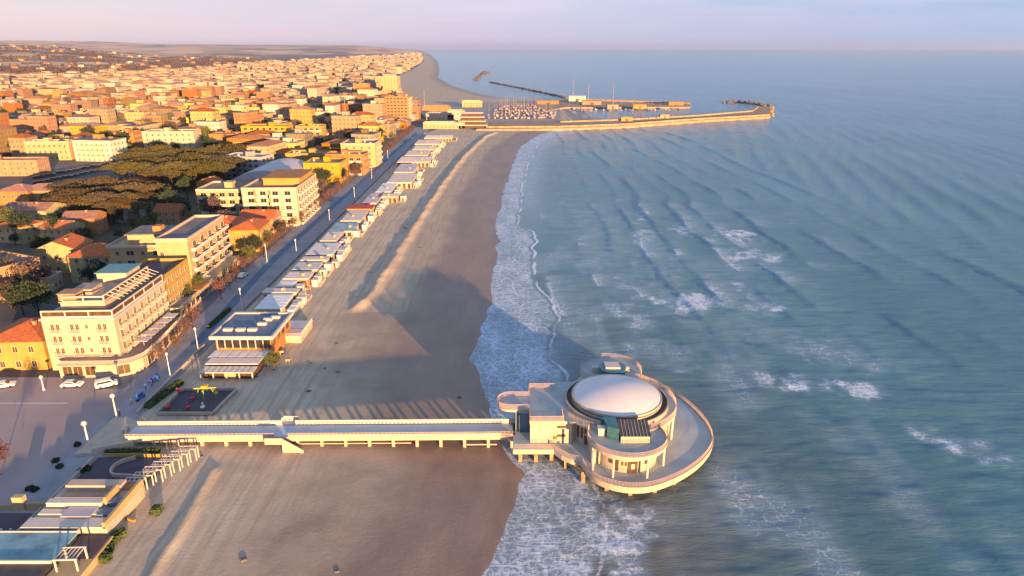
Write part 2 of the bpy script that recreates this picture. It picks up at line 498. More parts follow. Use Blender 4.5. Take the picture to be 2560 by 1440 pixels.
def mth(nt, op, a, b=None, c=None, clamp=False):
    n = nt.nodes.new('ShaderNodeMath'); n.operation = op; n.use_clamp = clamp
    for i, q in enumerate((a, b, c)):
        if q is None: continue
        if isinstance(q, (int, float)): n.inputs[i].default_value = q
        else: nt.links.new(q, n.inputs[i])
    return n.outputs[0]
def attr(nt, name):
    a = nt.nodes.new('ShaderNodeAttribute'); a.attribute_name = name; return a.outputs['Fac']
dry = ramp(nt, noise(nt, g.outputs['Position'], 0.09, 7, 0.7), [(0.3, (0.38, 0.30, 0.22)), (0.5, (0.47, 0.38, 0.285)), (0.75, (0.54, 0.45, 0.345))])
wetc = ramp(nt, noise(nt, g.outputs['Position'], 0.12, 6, 0.65, (1, 0.35, 1)), [(0.3, (0.16, 0.105, 0.08)), (0.6, (0.235, 0.155, 0.115)), (0.8, (0.31, 0.21, 0.155))])
moc = ramp(nt, noise(nt, g.outputs['Position'], 0.1, 6, 0.65), [(0.3, (0.24, 0.185, 0.145)), (0.55, (0.33, 0.26, 0.20)), (0.75, (0.40, 0.31, 0.24))])
tracks = noise(nt, g.outputs['Position'], 0.9, 4, 0.6, (1.0, 0.06, 1))
dry = mixc_(nt, mth(nt, 'MULTIPLY', ramp(nt, tracks, [(0.48, (0, 0, 0)), (0.58, (1, 1, 1))]), 0.45), dry, (0.30, 0.23, 0.18))
specks = ramp(nt, noise(nt, g.outputs['Position'], 0.8, 5, 0.85), [(0.62, (0, 0, 0)), (0.70, (1, 1, 1))])
foot = ramp(nt, noise(nt, g.outputs['Position'], 2.4, 3, 0.7), [(0.45, (0, 0, 0)), (0.6, (1, 1, 1))])
dry = mixc_(nt, mth(nt, 'MULTIPLY', foot, 0.22), dry, (0.27, 0.21, 0.155))
wvt = N('ShaderNodeTexWave'); wvt.wave_type = 'BANDS'; wvt.bands_direction = 'X'; wvt.inputs['Scale'].default_value = 0.055; wvt.inputs['Distortion'].default_value = 9.0; wvt.inputs['Detail'].default_value = 2.0; wvt.inputs['Detail Scale'].default_value = 0.12
L(g.outputs['Position'], wvt.inputs['Vector'])
dry = mixc_(nt, mth(nt, 'MULTIPLY', ramp(nt, wvt.outputs['Fac'], [(0.93, (0, 0, 0)), (0.985, (1, 1, 1))]), 0.35), dry, (0.26, 0.20, 0.15))
col = mixc_(nt, attr(nt, 'moist'), dry, moc)
col = mixc_(nt, attr(nt, 'wet'), col, wetc)
col = mixc_(nt, mth(nt, 'MULTIPLY', specks, 0.5), col, (0.12, 0.10, 0.09))
L(col, bs.inputs['Base Color'])
rg = N('ShaderNodeMapRange'); rg.inputs['To Min'].default_value = 0.95; rg.inputs['To Max'].default_value = 0.42
L(attr(nt, 'wet'), rg.inputs['Value']); L(rg.outputs[0], bs.inputs['Roughness'])
bs.inputs['Specular IOR Level'].default_value = 0.35
bp = N('ShaderNodeBump'); bp.inputs['Strength'].default_value = 0.30; bp.inputs['Distance'].default_value = 0.2
L(noise(nt, g.outputs['Position'], 1.4, 5, 0.7), bp.inputs['Height']); L(bp.outputs[0], bs.inputs['Normal'])
tag(link('beach', grid_mesh('beach', Xb, Yb, Zb, [sand], {'wet': wet, 'moist': moist})), 'sandy beach with a raked berm, brown and wet near the water', kind='structure')

# --- land sheet with hills
yl = np.concatenate([np.arange(-60, 60, 20), geo_rows(60, 31000, 8, 0.025)])
off = np.concatenate([[0, 5, 15, 30], geo_rows(40, 30000, 12, 0.045)])
Yl = np.repeat(yl[:, None], len(off), 1); Xl = promx(yl)[:, None] - off[None, :]
def land_z(x, y):
    x = np.asarray(x, float); y = np.asarray(y, float)
    r = -x / np.maximum(y, 1)                       # how far inland, as seen
    near = smooth((y - 2100) / 2600.0) * smooth((r - 0.44) / 0.26)
    z = TOWN + 66 * near * (0.72 + 0.50 * fbm(x / 900, y / 700, 41)) + near * 16 * (fbm(x / 300, y / 300, 44) - .4)
    z = z + 34 * smooth((y - 2600) / 2500.0) * smooth((r - 0.30) / 0.14) * fbm(x / 500, y / 420, 43)
    far = smooth((y - 7500) / 4000.0) * smooth((r - 0.10) / 0.12)
    z = z + far * (60 + 95 * fbm(x / 3800, y / 5200, 51))
    return z
Zl = land_z(Xl, Yl)
land = bpy.data.materials.new('countryside'); land.use_nodes = True
nt, N, L, bs = nodes_of(land)
g = N('ShaderNodeNewGeometry')
vo = N('ShaderNodeTexVoronoi'); vo.inputs['Scale'].default_value = 0.0026
mpn = N('ShaderNodeMapping'); mpn.inputs['Scale'].default_value = (1.0, 0.8, 0.0); mpn.inputs['Rotation'].default_value = (0, 0, 0.5)
L(g.outputs['Position'], mpn.inputs[0]); L(mpn.outputs[0], vo.inputs['Vector'])
sp = N('ShaderNodeSeparateColor'); L(vo.outputs['Color'], sp.inputs[0])
fields = ramp(nt, sp.outputs[0], [(0.0, (0.10, 0.07, 0.05)), (0.22, (0.20, 0.12, 0.09)), (0.34, (0.42, 0.24, 0.17)), (0.46, (0.26, 0.23, 0.08)), (0.6, (0.62, 0.36, 0.19)), (0.85, (0.60, 0.40, 0.24)), (1.0, (0.48, 0.28, 0.20))])
nearg = ramp(nt, noise(nt, g.outputs['Position'], 0.03, 6, 0.7), [(0.3, (0.045, 0.042, 0.045)), (0.5, (0.085, 0.075, 0.075)), (0.62, (0.13, 0.11, 0.10)), (0.8, (0.075, 0.07, 0.045))])
sy = N('ShaderNodeSeparateXYZ'); L(g.outputs['Position'], sy.inputs[0])
fz = N('ShaderNodeMapRange'); fz.inputs['From Min'].default_value = 2.0; fz.inputs['From Max'].default_value = 9.0
L(sy.outputs['Z'], fz.inputs['Value'])
col = mixc_(nt, fz.outputs[0], nearg, fields)
L(col, bs.inputs['Base Color']); bs.inputs['Roughness'].default_value = 0.95
tag(link('ground', grid_mesh('ground', Xl, Yl, Zl, [land])), 'low town plain rising to hills of ploughed fields', kind='structure')

# --- sea sheet: real swell, foam weight baked from where the breakers stand
yw = np.concatenate([np.arange(-60, 70, 3), geo_rows(70, 1500, 0.55, 0.0042), geo_rows(1520, 32000, 30, 0.02)])
sw = np.concatenate([np.linspace(-9, 0, 14), geo_rows(0.6, 30, 0.6, 0), geo_rows(30.7, 700, 0.75, 0.0105), geo_rows(720, 32000, 20, 0.04)])
Yw = np.repeat(yw[:, None], len(sw), 1); Xw = (np.where(yw < 640, shore(yw), 0) + np.where(yw >= 640, np.interp(yw, [640, 900, 1124, 1224, 1488, 1891, 2589, 4083, 8000, 30000, 60000], [26, 5, -22, -57, -127, -198, -264, -422, -905, -3810, -9010]), 0))[:, None] + sw[None, :]
CR = [(14, 0.0), (30, 0.16), (42, 0.34), (55, 0.42), (67, 0.55), (82, 0.52), (93, 0.5), (111, 0.55), (128, .42), (146, 0.5), (164, 0.5)]
def swell(x, y):
    wx = 15 * (fbm(x / 90, y / 75, 61) - .5) + 4.0 * (fbm(x / 22, y / 16, 63) - .5)
    bend = 16 * smooth((y - 250) / 450.0) * smooth((x - 30) / 80) - 14 * smooth((205 - y) / 130.0) * 0.35
    xx = x + wx + bend
    z = 0 * x
    for cx, a in CR:
        d = xx - cx
        am = a * 1.1 * (1 - .78 * smooth((205 - y) / 70.0)) * smooth((fbm(y / 34.0 + cx, x / 60.0 + cx, 71, 3) - .30) / .3)
        z = z + am * np.where(d < 0, np.exp(-(d / 1.3) ** 2), np.exp(-(d / 4.2) ** 2))
    fo = smooth((xx - 160) / 25)
    ph = (x * 0.97 + y * -0.24 + 22 * (fbm(x / 240, y / 300, 66) - .5)) * 2 * math.pi / 17.5
    ph2 = (x * 0.90 + y * -0.43 + 18 * (fbm(x / 200, y / 200, 67) - .5)) * 2 * math.pi / 11.0
    s1 = (0.5 + 0.5 * np.cos(ph)) ** 2.2
    z = z + fo * (0.42 * s1 * (0.15 + 1.3 * vnoise(x / 60, y / 45, 68) ** 1.5) + 0.14 * np.cos(ph2) * vnoise(x / 40, y / 50, 70) + 0.30 * (fbm(x / 9 + y / 60, y / 26, 72, 3) - .5))
    z = z + (0.34 * (fbm(x / 6.0, y / 2.6, 69, 3) - .5) + .22 * (fbm(x / 16.0, y / 9.0, 73, 2) - .5)) * smooth((x + 4) / 25)
    return z
fade = smooth((2600 - Yw) / 1800.0) * smooth(sw / 8.0)[None, :]
Zw = swell(Xw, Yw) * fade
dw = Xw - shore(yw)[:, None]
wob = 7 * (fbm(Xw / 14, Yw / 14, 81) - .5)
# swash sheet along the beach
edge = np.interp(Yw, [82, 95, 107, 112, 149, 168, 185, 215, 245, 286, 300, 437, 600, 680], [17, 16, 13, 12, 21.7, 20.4, 21.6, 16, 13.7, 17, 10, 10, 14, 20])
foam = (.40 + .46 * fbm(Xw / 5, Yw / 9, 77)) * smooth((edge + wob * .5 - dw) / 2.0) * smooth((dw + 2.5) / 1.0)
foam = np.maximum(foam, 0.46 * smooth((edge + 18 - dw + wob) / 14.0) * smooth((Yw - 230) / 150) )
line = np.exp(-((dw - edge - wob * .4) / 0.8) ** 2) * 0.95
line = np.maximum(line, np.exp(-((dw + 0.4 + wob * .15) / 0.45) ** 2) * 1.0)
line = np.maximum(line, np.exp(-((dw - edge * 0.52 - wob * .7) / 0.55) ** 2) * 0.8)
line = np.where(Yw < 690, line * (0.45 + 0.75 * vnoise(Yw / 7.0, Xw / 9.0, 83)), 0)
foam = np.where(Yw < 690, foam, 0)
# lonely swash lines on the wet sand, south of the pier
def patch(cx, cy, rx, ry, a, rot=0.0):
    global foam
    c, s_ = math.cos(rot), math.sin(rot)
    dx = Xw - cx; dy = Yw - cy
    u = (dx * c + dy * s_) / rx; v = (-dx * s_ + dy * c) / ry
    wv = .9 * (fbm(Xw / 9, Yw / 11, int(cx) % 31) - .45) + 1.5 * (fbm(Xw / 2.6, Yw / 3.4, int(cx) % 17 + 40) - .45)
    u = u / 1.35; v = v / 1.35; u = u + .45 * v * np.sin(cx) ; u = np.where(u < 0, u * 1.8, u * .8)
    r_ = u * u + v * v + 1.6 * wv
    foam = np.maximum(foam, a * 1.1 * smooth((1.15 - r_) / 1.5))
for p in [((1840, 595), 7, 11, 0.80), ((1790, 580), 5, 8, 0.6), ((1850, 640), 9, 10, 0.8), ((1900, 645), 6, 6, 0.7), ((1600, 590), 6, 12, .55), ((1690, 575), 6, 10, .62), ((1600, 535), 3.4, 14, .75),
          ((1645, 760), 4.5, 9, .70), ((1720, 755), 6, 9, .7), ((1790, 760), 6, 8, .6), ((1860, 768), 6, 8, .6), ((1900, 755), 4, 8, .5), ((1560, 790), 7, 12, .62), ((1585, 720), 8, 16, .42), ((1640, 700), 8, 16, .38),
          ((1940, 775), 2.6, 3, .9), ((1840, 715), 2.2, 6, .85), ((1745, 742), 2.0, 4, .85),
          ((1980, 960), 6, 4.5, .80), ((2080, 965), 6, 5, .80), ((2150, 975), 5, 4, .7), ((1900, 950), 4, 4, .6), ((2010, 870), 12, 10, .42), ((2100, 900), 9, 7, .40), ((1800, 830), 14, 12, .30),
          ((2310, 1090), 4, 3.5, .6), ((2380, 1115), 5, 3, .75), ((2450, 1145), 4, 2.6, .55), ((1650, 890), 6, 8, .4), ((1560, 870), 5, 8, .42),
          ((1500, 1300), 5.5, 9, .72), ((1560, 1290), 3.6, 5, .78), ((1480, 1240), 3, 6, .6), ((1540, 1420), 3, 5, .62), ((1420, 1300), 3, 10, .55), ((1460, 560), 14, 40, .30), ((1500, 640), 12, 30, .3)]:
    (qx, qy), rx, ry, a = p
    cx, cy = G(qx, qy)
    patch(cx, cy, rx, ry, a, 0.0)
# thin broken foam along the crests nearer the shore
wx_ = 15 * (fbm(Xw / 90, Yw / 75, 61) - .5) + 4.0 * (fbm(Xw / 22, Yw / 16, 63) - .5)
bend_ = 16 * smooth((Yw - 250) / 450.0) * smooth((Xw - 30) / 80) - 14 * smooth((205 - Yw) / 130.0) * 0.35
for cx, a in CR[:-1]:
    d_ = Xw + wx_ + bend_ - cx
    k_ = smooth((Yw - 165 - .35 * (Xw - 20)) / 25) * smooth((fbm(Yw / 16.0 + cx, Xw / 30.0, 91) - .46) / .16) * smooth((150 - cx) / 90.0 + .25) * smooth((430 - Yw) / 160.0)
    line = np.maximum(line, k_ * .72 * np.where(d_ < 0, np.exp(-(d_ / .8) ** 2), np.exp(-(d_ / 1.3) ** 2)))
    foam = np.maximum(foam, k_ * .62 * np.where(d_ < 0, np.exp(-(d_ / 1.0) ** 2), np.exp(-d_ / 7.5)))
churn = smooth((fbm(Xw / 10, Yw / 20, 93) - .42) / .3) * smooth((110 - Xw) / 60) * smooth((dw - 4) / 10) * smooth((420 - Yw) / 200)
foam = np.maximum(foam, .44 * churn)
murk = .9 * smooth((95 - dw + wob * 5) / 95.0) * smooth((250 - Yw) / 150.0)
sea = bpy.data.materials.new('sea_water'); sea.use_nodes = True
nt, N, L, bs = nodes_of(sea)
g = N('ShaderNodeNewGeometry'); P = g.outputs['Position']
deep = ramp(nt, noise(nt, P, 0.012, 4, 0.6, (1, 0.35, 1)), [(0.3, (0.036, 0.128, 0.172)), (0.7, (0.076, 0.190, 0.242))])
shal = ramp(nt, noise(nt, P, 0.05, 5, 0.6, (1, 0.5, 1)), [(0.3, (0.085, 0.092, 0.088)), (0.7, (0.155, 0.145, 0.125))])
body = mixc_(nt, attr(nt, 'murk'), deep, shal)
vr = N('ShaderNodeTexVoronoi'); vr.feature = 'DISTANCE_TO_EDGE'; vr.inputs['Scale'].default_value = 0.75
wv = N('ShaderNodeVectorMath'); wv.operation = 'ADD'
nn = N('ShaderNodeTexNoise'); nn.inputs['Scale'].default_value = 0.5; nn.inputs['Detail'].default_value = 4; L(P, nn.inputs['Vector'])
sc = N('ShaderNodeVectorMath'); sc.operation = 'SCALE'; sc.inputs['Scale'].default_value = 3.0; L(nn.outputs['Color'], sc.inputs[0])
L(P, wv.inputs[0]); L(sc.outputs[0], wv.inputs[1]); L(wv.outputs[0], vr.inputs['Vector'])
lace1 = ramp(nt, vr.outputs['Distance'], [(0.0, (1, 1, 1)), (0.07, (0.6, 0.6, 0.6)), (0.20, (0, 0, 0))])
vr2 = N('ShaderNodeTexVoronoi'); vr2.feature = 'DISTANCE_TO_EDGE'; vr2.inputs['Scale'].default_value = 0.30; L(wv.outputs[0], vr2.inputs['Vector'])
lace2 = ramp(nt, vr2.outputs['Distance'], [(0.0, (1, 1, 1)), (0.04, (0.6, 0.6, 0.6)), (0.11, (0, 0, 0))])
lace = mth(nt, 'MAXIMUM', mth(nt, 'MULTIPLY', lace1, 0.75), lace2)
fine = noise(nt, P, 1.3, 6, 0.75, (1, 0.6, 1))
fa = attr(nt, 'foam')
cov = mth(nt, 'MULTIPLY', mth(nt, 'SUBTRACT', mth(nt, 'ADD', mth(nt, 'ADD', mth(nt, 'MULTIPLY', lace, 0.42), mth(nt, 'MULTIPLY', fine, 1.0)), fa), 1.15), 2.0, clamp=True)
cov = mth(nt, 'MULTIPLY', cov, mth(nt, 'MULTIPLY', fa, 3.0, clamp=True))
body = mixc_(nt, mth(nt, 'MULTIPLY', fa, 1.1, clamp=True), body, (0.17, 0.27, 0.35))
film = mth(nt, 'MULTIPLY', fa, 0.14)
lin = attr(nt, 'line')
lcov = mth(nt, 'MULTIPLY', mth(nt, 'SUBTRACT', mth(nt, 'ADD', lin, mth(nt, 'MULTIPLY', fine, 0.9)), 0.95), 3.0, clamp=True)
F = mth(nt, 'MAXIMUM', mth(nt, 'MAXIMUM', cov, film), lcov)
body = mixc_(nt, F, body, (0.56, 0.62, 0.76))
L(body, bs.inputs['Base Color'])
rr = N('ShaderNodeMapRange'); rr.inputs['To Min'].default_value = 0.16; rr.inputs['To Max'].default_value = 0.8
L(F, rr.inputs['Value']); L(rr.outputs[0], bs.inputs['Roughness'])
bs.inputs['IOR'].default_value = 1.333
bs.inputs['Specular IOR Level'].default_value = 0.5
b1 = N('ShaderNodeBump'); b1.inputs['Strength'].default_value = 1.0; b1.inputs['Distance'].default_value = 0.6
rip = noise(nt, P, 0.42, 6, 0.7, (0.5, 1.7, 1))
L(rip, b1.inputs['Height'])
b2 = N('ShaderNodeBump'); b2.inputs['Strength'].default_value = 0.3; b2.inputs['Distance'].default_value = 1.2
swn = noise(nt, P, 0.055, 4, 0.55, (1.25, 0.30, 1))
L(swn, b2.inputs['Height']); L(b1.outputs[0], b2.inputs['Normal']); L(b2.outputs[0], bs.inputs['Normal'])
tag(link('sea', grid_mesh('sea', Xw, Yw, Zw, [sea], {'foam': foam, 'line': line, 'murk': murk})), 'blue green sea with low swell and lines of foam', kind='structure')

# ------------------------------------------------------------------ streets, pavements
def strip(name, label, x0f, x1f, y0, y1, z, m, n=60):
    mb = MB(); yy = np.linspace(y0, y1, n)
    for a, b in zip(yy[:-1], yy[1:]):
        mb.add([(x0f(a), a, z), (x1f(a), a, z), (x1f(b), b, z), (x0f(b), b, z)], [(0, 1, 2, 3)])
    return tag(mb.build(name, m), label, kind='structure')
def sx(y):      # street centre
    return -88.5 - 5.5 * float(smooth((y - 135) / 120.0))
strip('sea_front_road', 'asphalt sea front road running along the hotels', lambda y: sx(y) - 7.0, lambda y: sx(y) - 0.5, 140, 700, TOWN + .006, M('asphalt'))
strip('promenade', 'grey blue paved promenade beside the road', lambda y: sx(y) - 0.5, lambda y: -79.4, 140, 690, TOWN + .03, M('promenade_paving'))
strip('cycle_path', 'cycle path along the promenade with shade painted in as blue', lambda y: sx(y) + 4.4, lambda y: sx(y) + 7.2, 165, 640, TOWN + .036, M('cycle_lane_shade'))
mb = MB(); mb.add([(-190, 40, TOWN + .004), (-79.2, 40, TOWN + .004), (-79.2, 146, TOWN + .004), (-190, 146, TOWN + .004)], [(0, 1, 2, 3)])
tag(mb.build('piazza', M('piazza_paving')), 'wide open paved square by the pier', kind='structure')
mb = MB(); mb.box(-86.3, -79.0, 40, 145, TOWN - .2, TOWN + .12)
tag(mb.build('pavement', M('promenade_paving')), 'pale raised pavement between the square and the beach', kind='structure')
mb = MB()
mb.bar((-190, 133.5, TOWN + .012), (-98, 133.5, TOWN + .012), .25, .008)
tag(mb.build('painted_line', M('line_white')), 'thin white line painted across the square', kind='structure')
strip('inland_avenue', 'asphalt avenue running inland past the pine grove', lambda y: -88 - (y - 0) * 0.0 - 150 * 0 - (560 - y) * -0.0 + -190 + (y - 480) * 0.62 - 9, lambda y: -190 + (y - 480) * 0.62 - 88 + 3, 330, 520, TOWN + .008, M('asphalt'))

# ------------------------------------------------------------------ the round pavilion on the sea
def circ(cx, cy, r, n=48, a0=0.0, a1=360.0):
    full = abs(a1 - a0) >= 359.9
    return [(cx + r * math.cos(R(a0 + (a1 - a0) * k / (n if full else n - 1))), cy + r * math.sin(R(a0 + (a1 - a0) * k / (n if full else n - 1)))) for k in range(n)]
def railing(mb, pts, z, h=1.05, post=0.5, closed=False, mi=0, w=0.06):
    """posts, top rail and thin rods"""
    n = len(pts)
    post *= .5; w *= .62
    for i in range(n if closed else n - 1):
        a = Vector((*pts[i], z)); b = Vector((*pts[(i + 1) % n], z))
        L_ = (b - a).length
        for hh in (h, h * .66, h * .33):
            mb.bar(a + Vector((0, 0, hh)), b + Vector((0, 0, hh)), w * (1.5 if hh == h else .7), w * (1.2 if hh == h else .7), mi)
        k = max(1, int(L_ / post))
        for j in range(k):
            p = a.lerp(b, j / k); mb.bar(p, p + Vector((0, 0, h)), w, w, mi)
    return mb
rot = empty('round_pavilion', (21, 122, 0), 0, 'white round pavilion with a shallow dome on piles in the water at the pier end', 'pavilion')
def rp(mb, name, mats, smooth_all=False):
    o = mb.build(name, mats, rot, (-21, -122, 0)); return o
ZD = 3.0
deck_px = [(1560, 295), (1700, 370), (1850, 430), (2000, 540), (2130, 670), (2200, 780), (2215, 870), (2190, 950), (2100, 1060), (1960, 1160), (1800, 1235), (1650, 1280), (1500, 1290), (1350, 1270), (1200, 1220), (1100, 1140), (1050, 1060)]
dpts = [G(x / 3.5556 + 1160, y / 3.5556 + 860, ZD) for x, y in deck_px]
def smooth_poly(p, k=3, closed=True):
    for _ in range(k):
        q = []
        n = len(p)
        for i in range(n if closed else n - 1):
            a, b = p[i], p[(i + 1) % n]
            q += [(a[0] * .75 + b[0] * .25, a[1] * .75 + b[1] * .25), (a[0] * .25 + b[0] * .75, a[1] * .25 + b[1] * .75)]
        p = q if closed else [p[0]] + q + [p[-1]]
    return p
arc_r = smooth_poly(dpts, 2, False)
rest = [(12.6, 108.4), (11.0, 108.9), (9.3, 110.3), (8.0, 112.2), (0.2, 112.2), (0.2, 128.5), (9, 131), (13, 137.5), (16, 143), (20, 145), (25.5, 144.8)]
deck_poly = arc_r + rest
mb = MB(); mb.prism(deck_poly, ZD - .06, ZD + 0.0, 1); mb.prism(deck_poly, ZD - 1.0, ZD - .06, 0)
rp(mb, 'lower_deck', [M('white_concrete'), M('deck_paving')])
def inset(pts, d, cx=22, cy=122):
    out = []
    for x, y in pts:
        v = Vector((cx - x, cy - y)); v.normalize(); out.append((x + v.x * d, y + v.y * d))
    return out
mb = MB(); mb.band(arc_r, ZD, ZD + .32, .35); rp(mb, 'deck_kerb', M('white_concrete'))
mb = railing(MB(), inset(arc_r, .1), ZD + .3, .85, .45, False, 0, .05)
rp(mb, 'railing', M('railing_pink'))
mb = railing(MB(), [(8.0, 112.3), (0.4, 112.4), (0.4, 117.6)], ZD, 1.05, .45, w=.05)
railing(mb, [(12.4, 108.5), (11.0, 109.0), (9.4, 110.5), (8.1, 112.3)], ZD, 1.05, .45, w=.05)
rp(mb, 'railing', M('railing_pink'))
# piles
for (x, y) in [(1.6, 113), (4.6, 113), (7.6, 113.4), (1.6, 121), (5, 121), (10.2, 111), (13, 113), (13, 106.5), (17, 104), (21, 102.6), (25.5, 103.4), (29.5, 105.8), (33.5, 109.6), (36.5, 115), (37, 121.5),
               (35, 128), (30, 134), (18, 110), (24, 110), (29, 115), (31, 122), (29, 129), (21, 130), (12, 124), (17, 138), (24, 139), (12, 118), (21, 118), (4, 127)]:
    mb = MB(); mb.box(x - .35, x + .35, y - .35, y + .35, -2.0, ZD - .9)
    rp(mb, 'pile', M('concrete_stained'))
CX, CY = 21.0, 122.3
# ground-floor walls
wall = MB()
wall.prism(circ(CX, CY, 10.9, 64), ZD, 7.2, 0, True)
wall.prism([(3.5, 114.6), (11.5, 114.6), (14, 117), (14, 128), (3.5, 128)], ZD, 7.2, 0)
wall.prism(circ(21.2, 110.6, 5.9, 40), ZD, 7.1, 0, True)
wall.prism([(14.6, 107.6), (18.2, 107.6), (18.2, 114), (14.6, 114)], ZD, 7.0, 0)
wall.prism(circ(21.8, 135.5, 5.4, 32), ZD, 7.2, 0, True)
rp(wall, 'wall', [M('white_concrete')])
# upper terrace slab
up_ = MB()
def slab(poly, z0, z1, mb=up_):
    mb.prism(poly, z0, z1 - .05, 0); mb.prism(inset(poly, .02), z1 - .05, z1, 1)
slab(circ(CX, CY, 11.9, 72), 7.2, 7.75)
slab([(3.4, 114.4), (12.5, 114.4), (12.5, 131), (9.2, 131), (9.2, 128.0), (3.4, 128.0)], 7.2, 7.77)
arm = [(3.4, 124.4)] + [(-0.2 + 2.7 * math.cos(R(a)), 121.7 + 2.7 * math.sin(R(a))) for a in range(90, 271, 15)] + [(3.4, 119.0)]
slab(arm, 7.2, 7.73)
slab(circ(21.8, 136.3, 6.8, 48), 7.2, 7.68)
slab(circ(21.2, 109.7, 7.3, 48), 6.95, 7.45)
rp(up_, 'upper_terrace', [M('white_concrete'), M('terrace_paving')])
for pts_, z_, h_, p_, w_ in [
        (circ(CX, CY, 11.8, 40, -65, 62), 7.75, 1.15, .4, .06),
        (circ(CX, CY, 11.8, 20, -150, -118), 7.75, 1.15, .4, .06),
        ([(9.8, 118.5), (9.8, 114.5), (3.5, 114.5), (3.5, 119)], 7.75, 1.15, .35, .07),
        ([(3.5, 124.4), (3.5, 127.9), (9.3, 127.9)], 7.75, 1.15, .35, .07),
        ([(3.4, 119.1)] + [(x, y) for x, y in arm[::-1][1:-1]] + [(3.4, 124.3)], 7.73, 1.15, .35, .07),
        (circ(21.2, 109.7, 7.2, 48, 152, 388), 7.45, 1.1, .35, .06),
        (circ(21.8, 136.3, 6.7, 40, -35, 215), 7.7, 1.1, .45, .05),]:
    rp(railing(MB(), pts_, z_, h_, p_, False, 0, w_), 'terrace_railing', M('railing_pink'))
mb = MB()
mb.band(circ(21.2, 109.7, 7.3, 48, 150, 390), 7.45, 7.75, .18)
rp(mb, 'parapet', M('white_concrete')); mb = MB()
mb.band([(9.9, 118.5), (9.9, 114.4), (3.4, 114.4), (3.4, 119)], 7.75, 8.0, .16)
rp(mb, 'parapet', M('white_concrete'))
# drum, gutter and dome
mb = MB()
def ring(mb, cx, cy, r0, r1, z, mi, n=72):
    vs = circ(cx, cy, r0, n) + circ(cx, cy, r1, n)
    return mb.add([(p[0], p[1], z) for p in vs], [(k, (k + 1) % n, n + (k + 1) % n, n + k) for k in range(n)][::1], mi)
def tube(mb, cx, cy, r, z0, z1, mi, n=72, r1=None):
    a = circ(cx, cy, r, n); b = circ(cx, cy, r1 or r, n)
    return mb.add([(p[0], p[1], z0) for p in a] + [(p[0], p[1], z1) for p in b], [(k, (k + 1) % n, n + (k + 1) % n, n + k) for k in range(n)], mi, True)
tube(mb, CX, CY, 10.3, 7.75, 8.65, 0); ring(mb, CX, CY, 10.0, 10.3, 8.65, 0); tube(mb, CX, CY, 10.0, 8.2, 8.65, 1); ring(mb, CX, CY, 8.9, 10.0, 8.25, 1)
rp(mb, 'gutter_ring', [M('white_concrete'), M('ring_dark')])
mb = MB(); tube(mb, CX, CY, 8.95, 8.2, 8.8, 0); ring(mb, CX, CY, 8.75, 8.95, 8.8, 0); tube(mb, CX, CY, 8.75, 8.8, 9.1, 1); tube(mb, CX, CY, 9.0, 9.1, 9.45, 0); ring(mb, CX, CY, 8.75, 9.0, 9.1, 0); ring(mb, CX, CY, 8.5, 9.0, 9.45, 0)
rp(mb, 'drum', [M('white_concrete'), M('ring_dark')])
mb = MB(); n = 72; rows = 14
vs = []
for j in range(rows + 1):
    t = j / rows; r_ = 8.75 * math.cos(t * math.pi / 2); z = 9.42 + 1.7 * math.sin(t * math.pi / 2) ** 1.0
    r_ = 8.7 * (1 - t); z = 9.42 + 1.5 * (1 - (1 - t) ** 2)
    vs += [(CX + r_ * math.cos(2 * math.pi * k / n), CY + r_ * math.sin(2 * math.pi * k / n), z) for k in range(n)]
mb.add(vs, [(j * n + k, j * n + (k + 1) % n, (j + 1) * n + (k + 1) % n, (j + 1) * n + k) for j in range(rows) for k in range(n)], 0, True)
rp(mb, 'dome', M('dome_white'))
# skylight box on the front lobe
mb = MB()
mb.box(19.7, 24.9, 107.4, 111.2, 7.45, 8.9, 0)
mb.add([(19.5, 107.2, 8.9), (25.1, 107.2, 8.9), (25.1, 111.4, 10.0), (19.5, 111.4, 10.0)], [(0, 1, 2, 3)], 1)
mb.add([(19.5, 107.2, 8.9), (19.5, 111.4, 10.0), (19.5, 111.4, 8.9), (25.1, 107.2, 8.9), (25.1, 111.4, 10.0), (25.1, 111.4, 8.9)], [(0, 1, 2), (3, 5, 4), (1, 4, 5, 2), (0, 2, 5, 3)], 0)
for k in range(1, 9): mb.bar((19.5 + k * .62, 107.2, 8.95), (19.5 + k * .62, 111.4, 10.05), .05, .05, 2)
rp(mb, 'skylight', [M('white_concrete'), M('panel_dark'), M('deck_paving')])
mb = MB(); mb.prism([(17.4, 109.0), (19.4, 108.0), (19.4, 112.6), (17.0, 112.6)], 7.45, 9.9, 0)
mb.box(16.6, 17.3, 112, 113, 7.5, 9.6, 0)
rp(mb, 'glass_stair', M('glass_teal'))
mb = MB(); mb.box(15.9, 17.2, 109.8, 111.0, 7.45, 8.9); mb.box(15.8, 17.3, 109.7, 111.1, 8.9, 9.0); rp(mb, 'plant_box', M('white_paint'))
mb = MB(); mb.prism(circ(21.8, 134.2, 2.9, 24), 7.7, 9.6, 0); mb.prism(circ(21.8, 134.2, 2.95, 24), 9.6, 9.68, 0); mb.box(20.2, 23.4, 133.2, 136.2, 9.68, 10.0, 1)
mb.box(17.6, 19.2, 135.6, 136.6, 7.7, 8.8, 1); mb.box(24.2, 25.8, 135.6, 136.6, 7.7, 8.8, 1); mb.box(20.8, 22.8, 137.0, 137.8, 7.7, 9.4, 2)
rp(mb, 'rear_stair_house', [M('glass_teal'), M('white_paint'), M('panel_dark')])
# columns
for (x, y, zt) in [(0.9, 119.3, 7.2), (17.9, 103.3, 6.95), (23.9, 103.0, 6.95), (27.6, 107.0, 6.95), (31.0, 115.8, 7.2), (32.1, 119.6, 7.2), (32.3, 125, 7.2), (14.6, 105.6, 6.95)]:
    mb = MB(); mb.cyl(x, y, ZD, zt, .22, .22, 12); rp(mb, 'column', M('white_paint'))
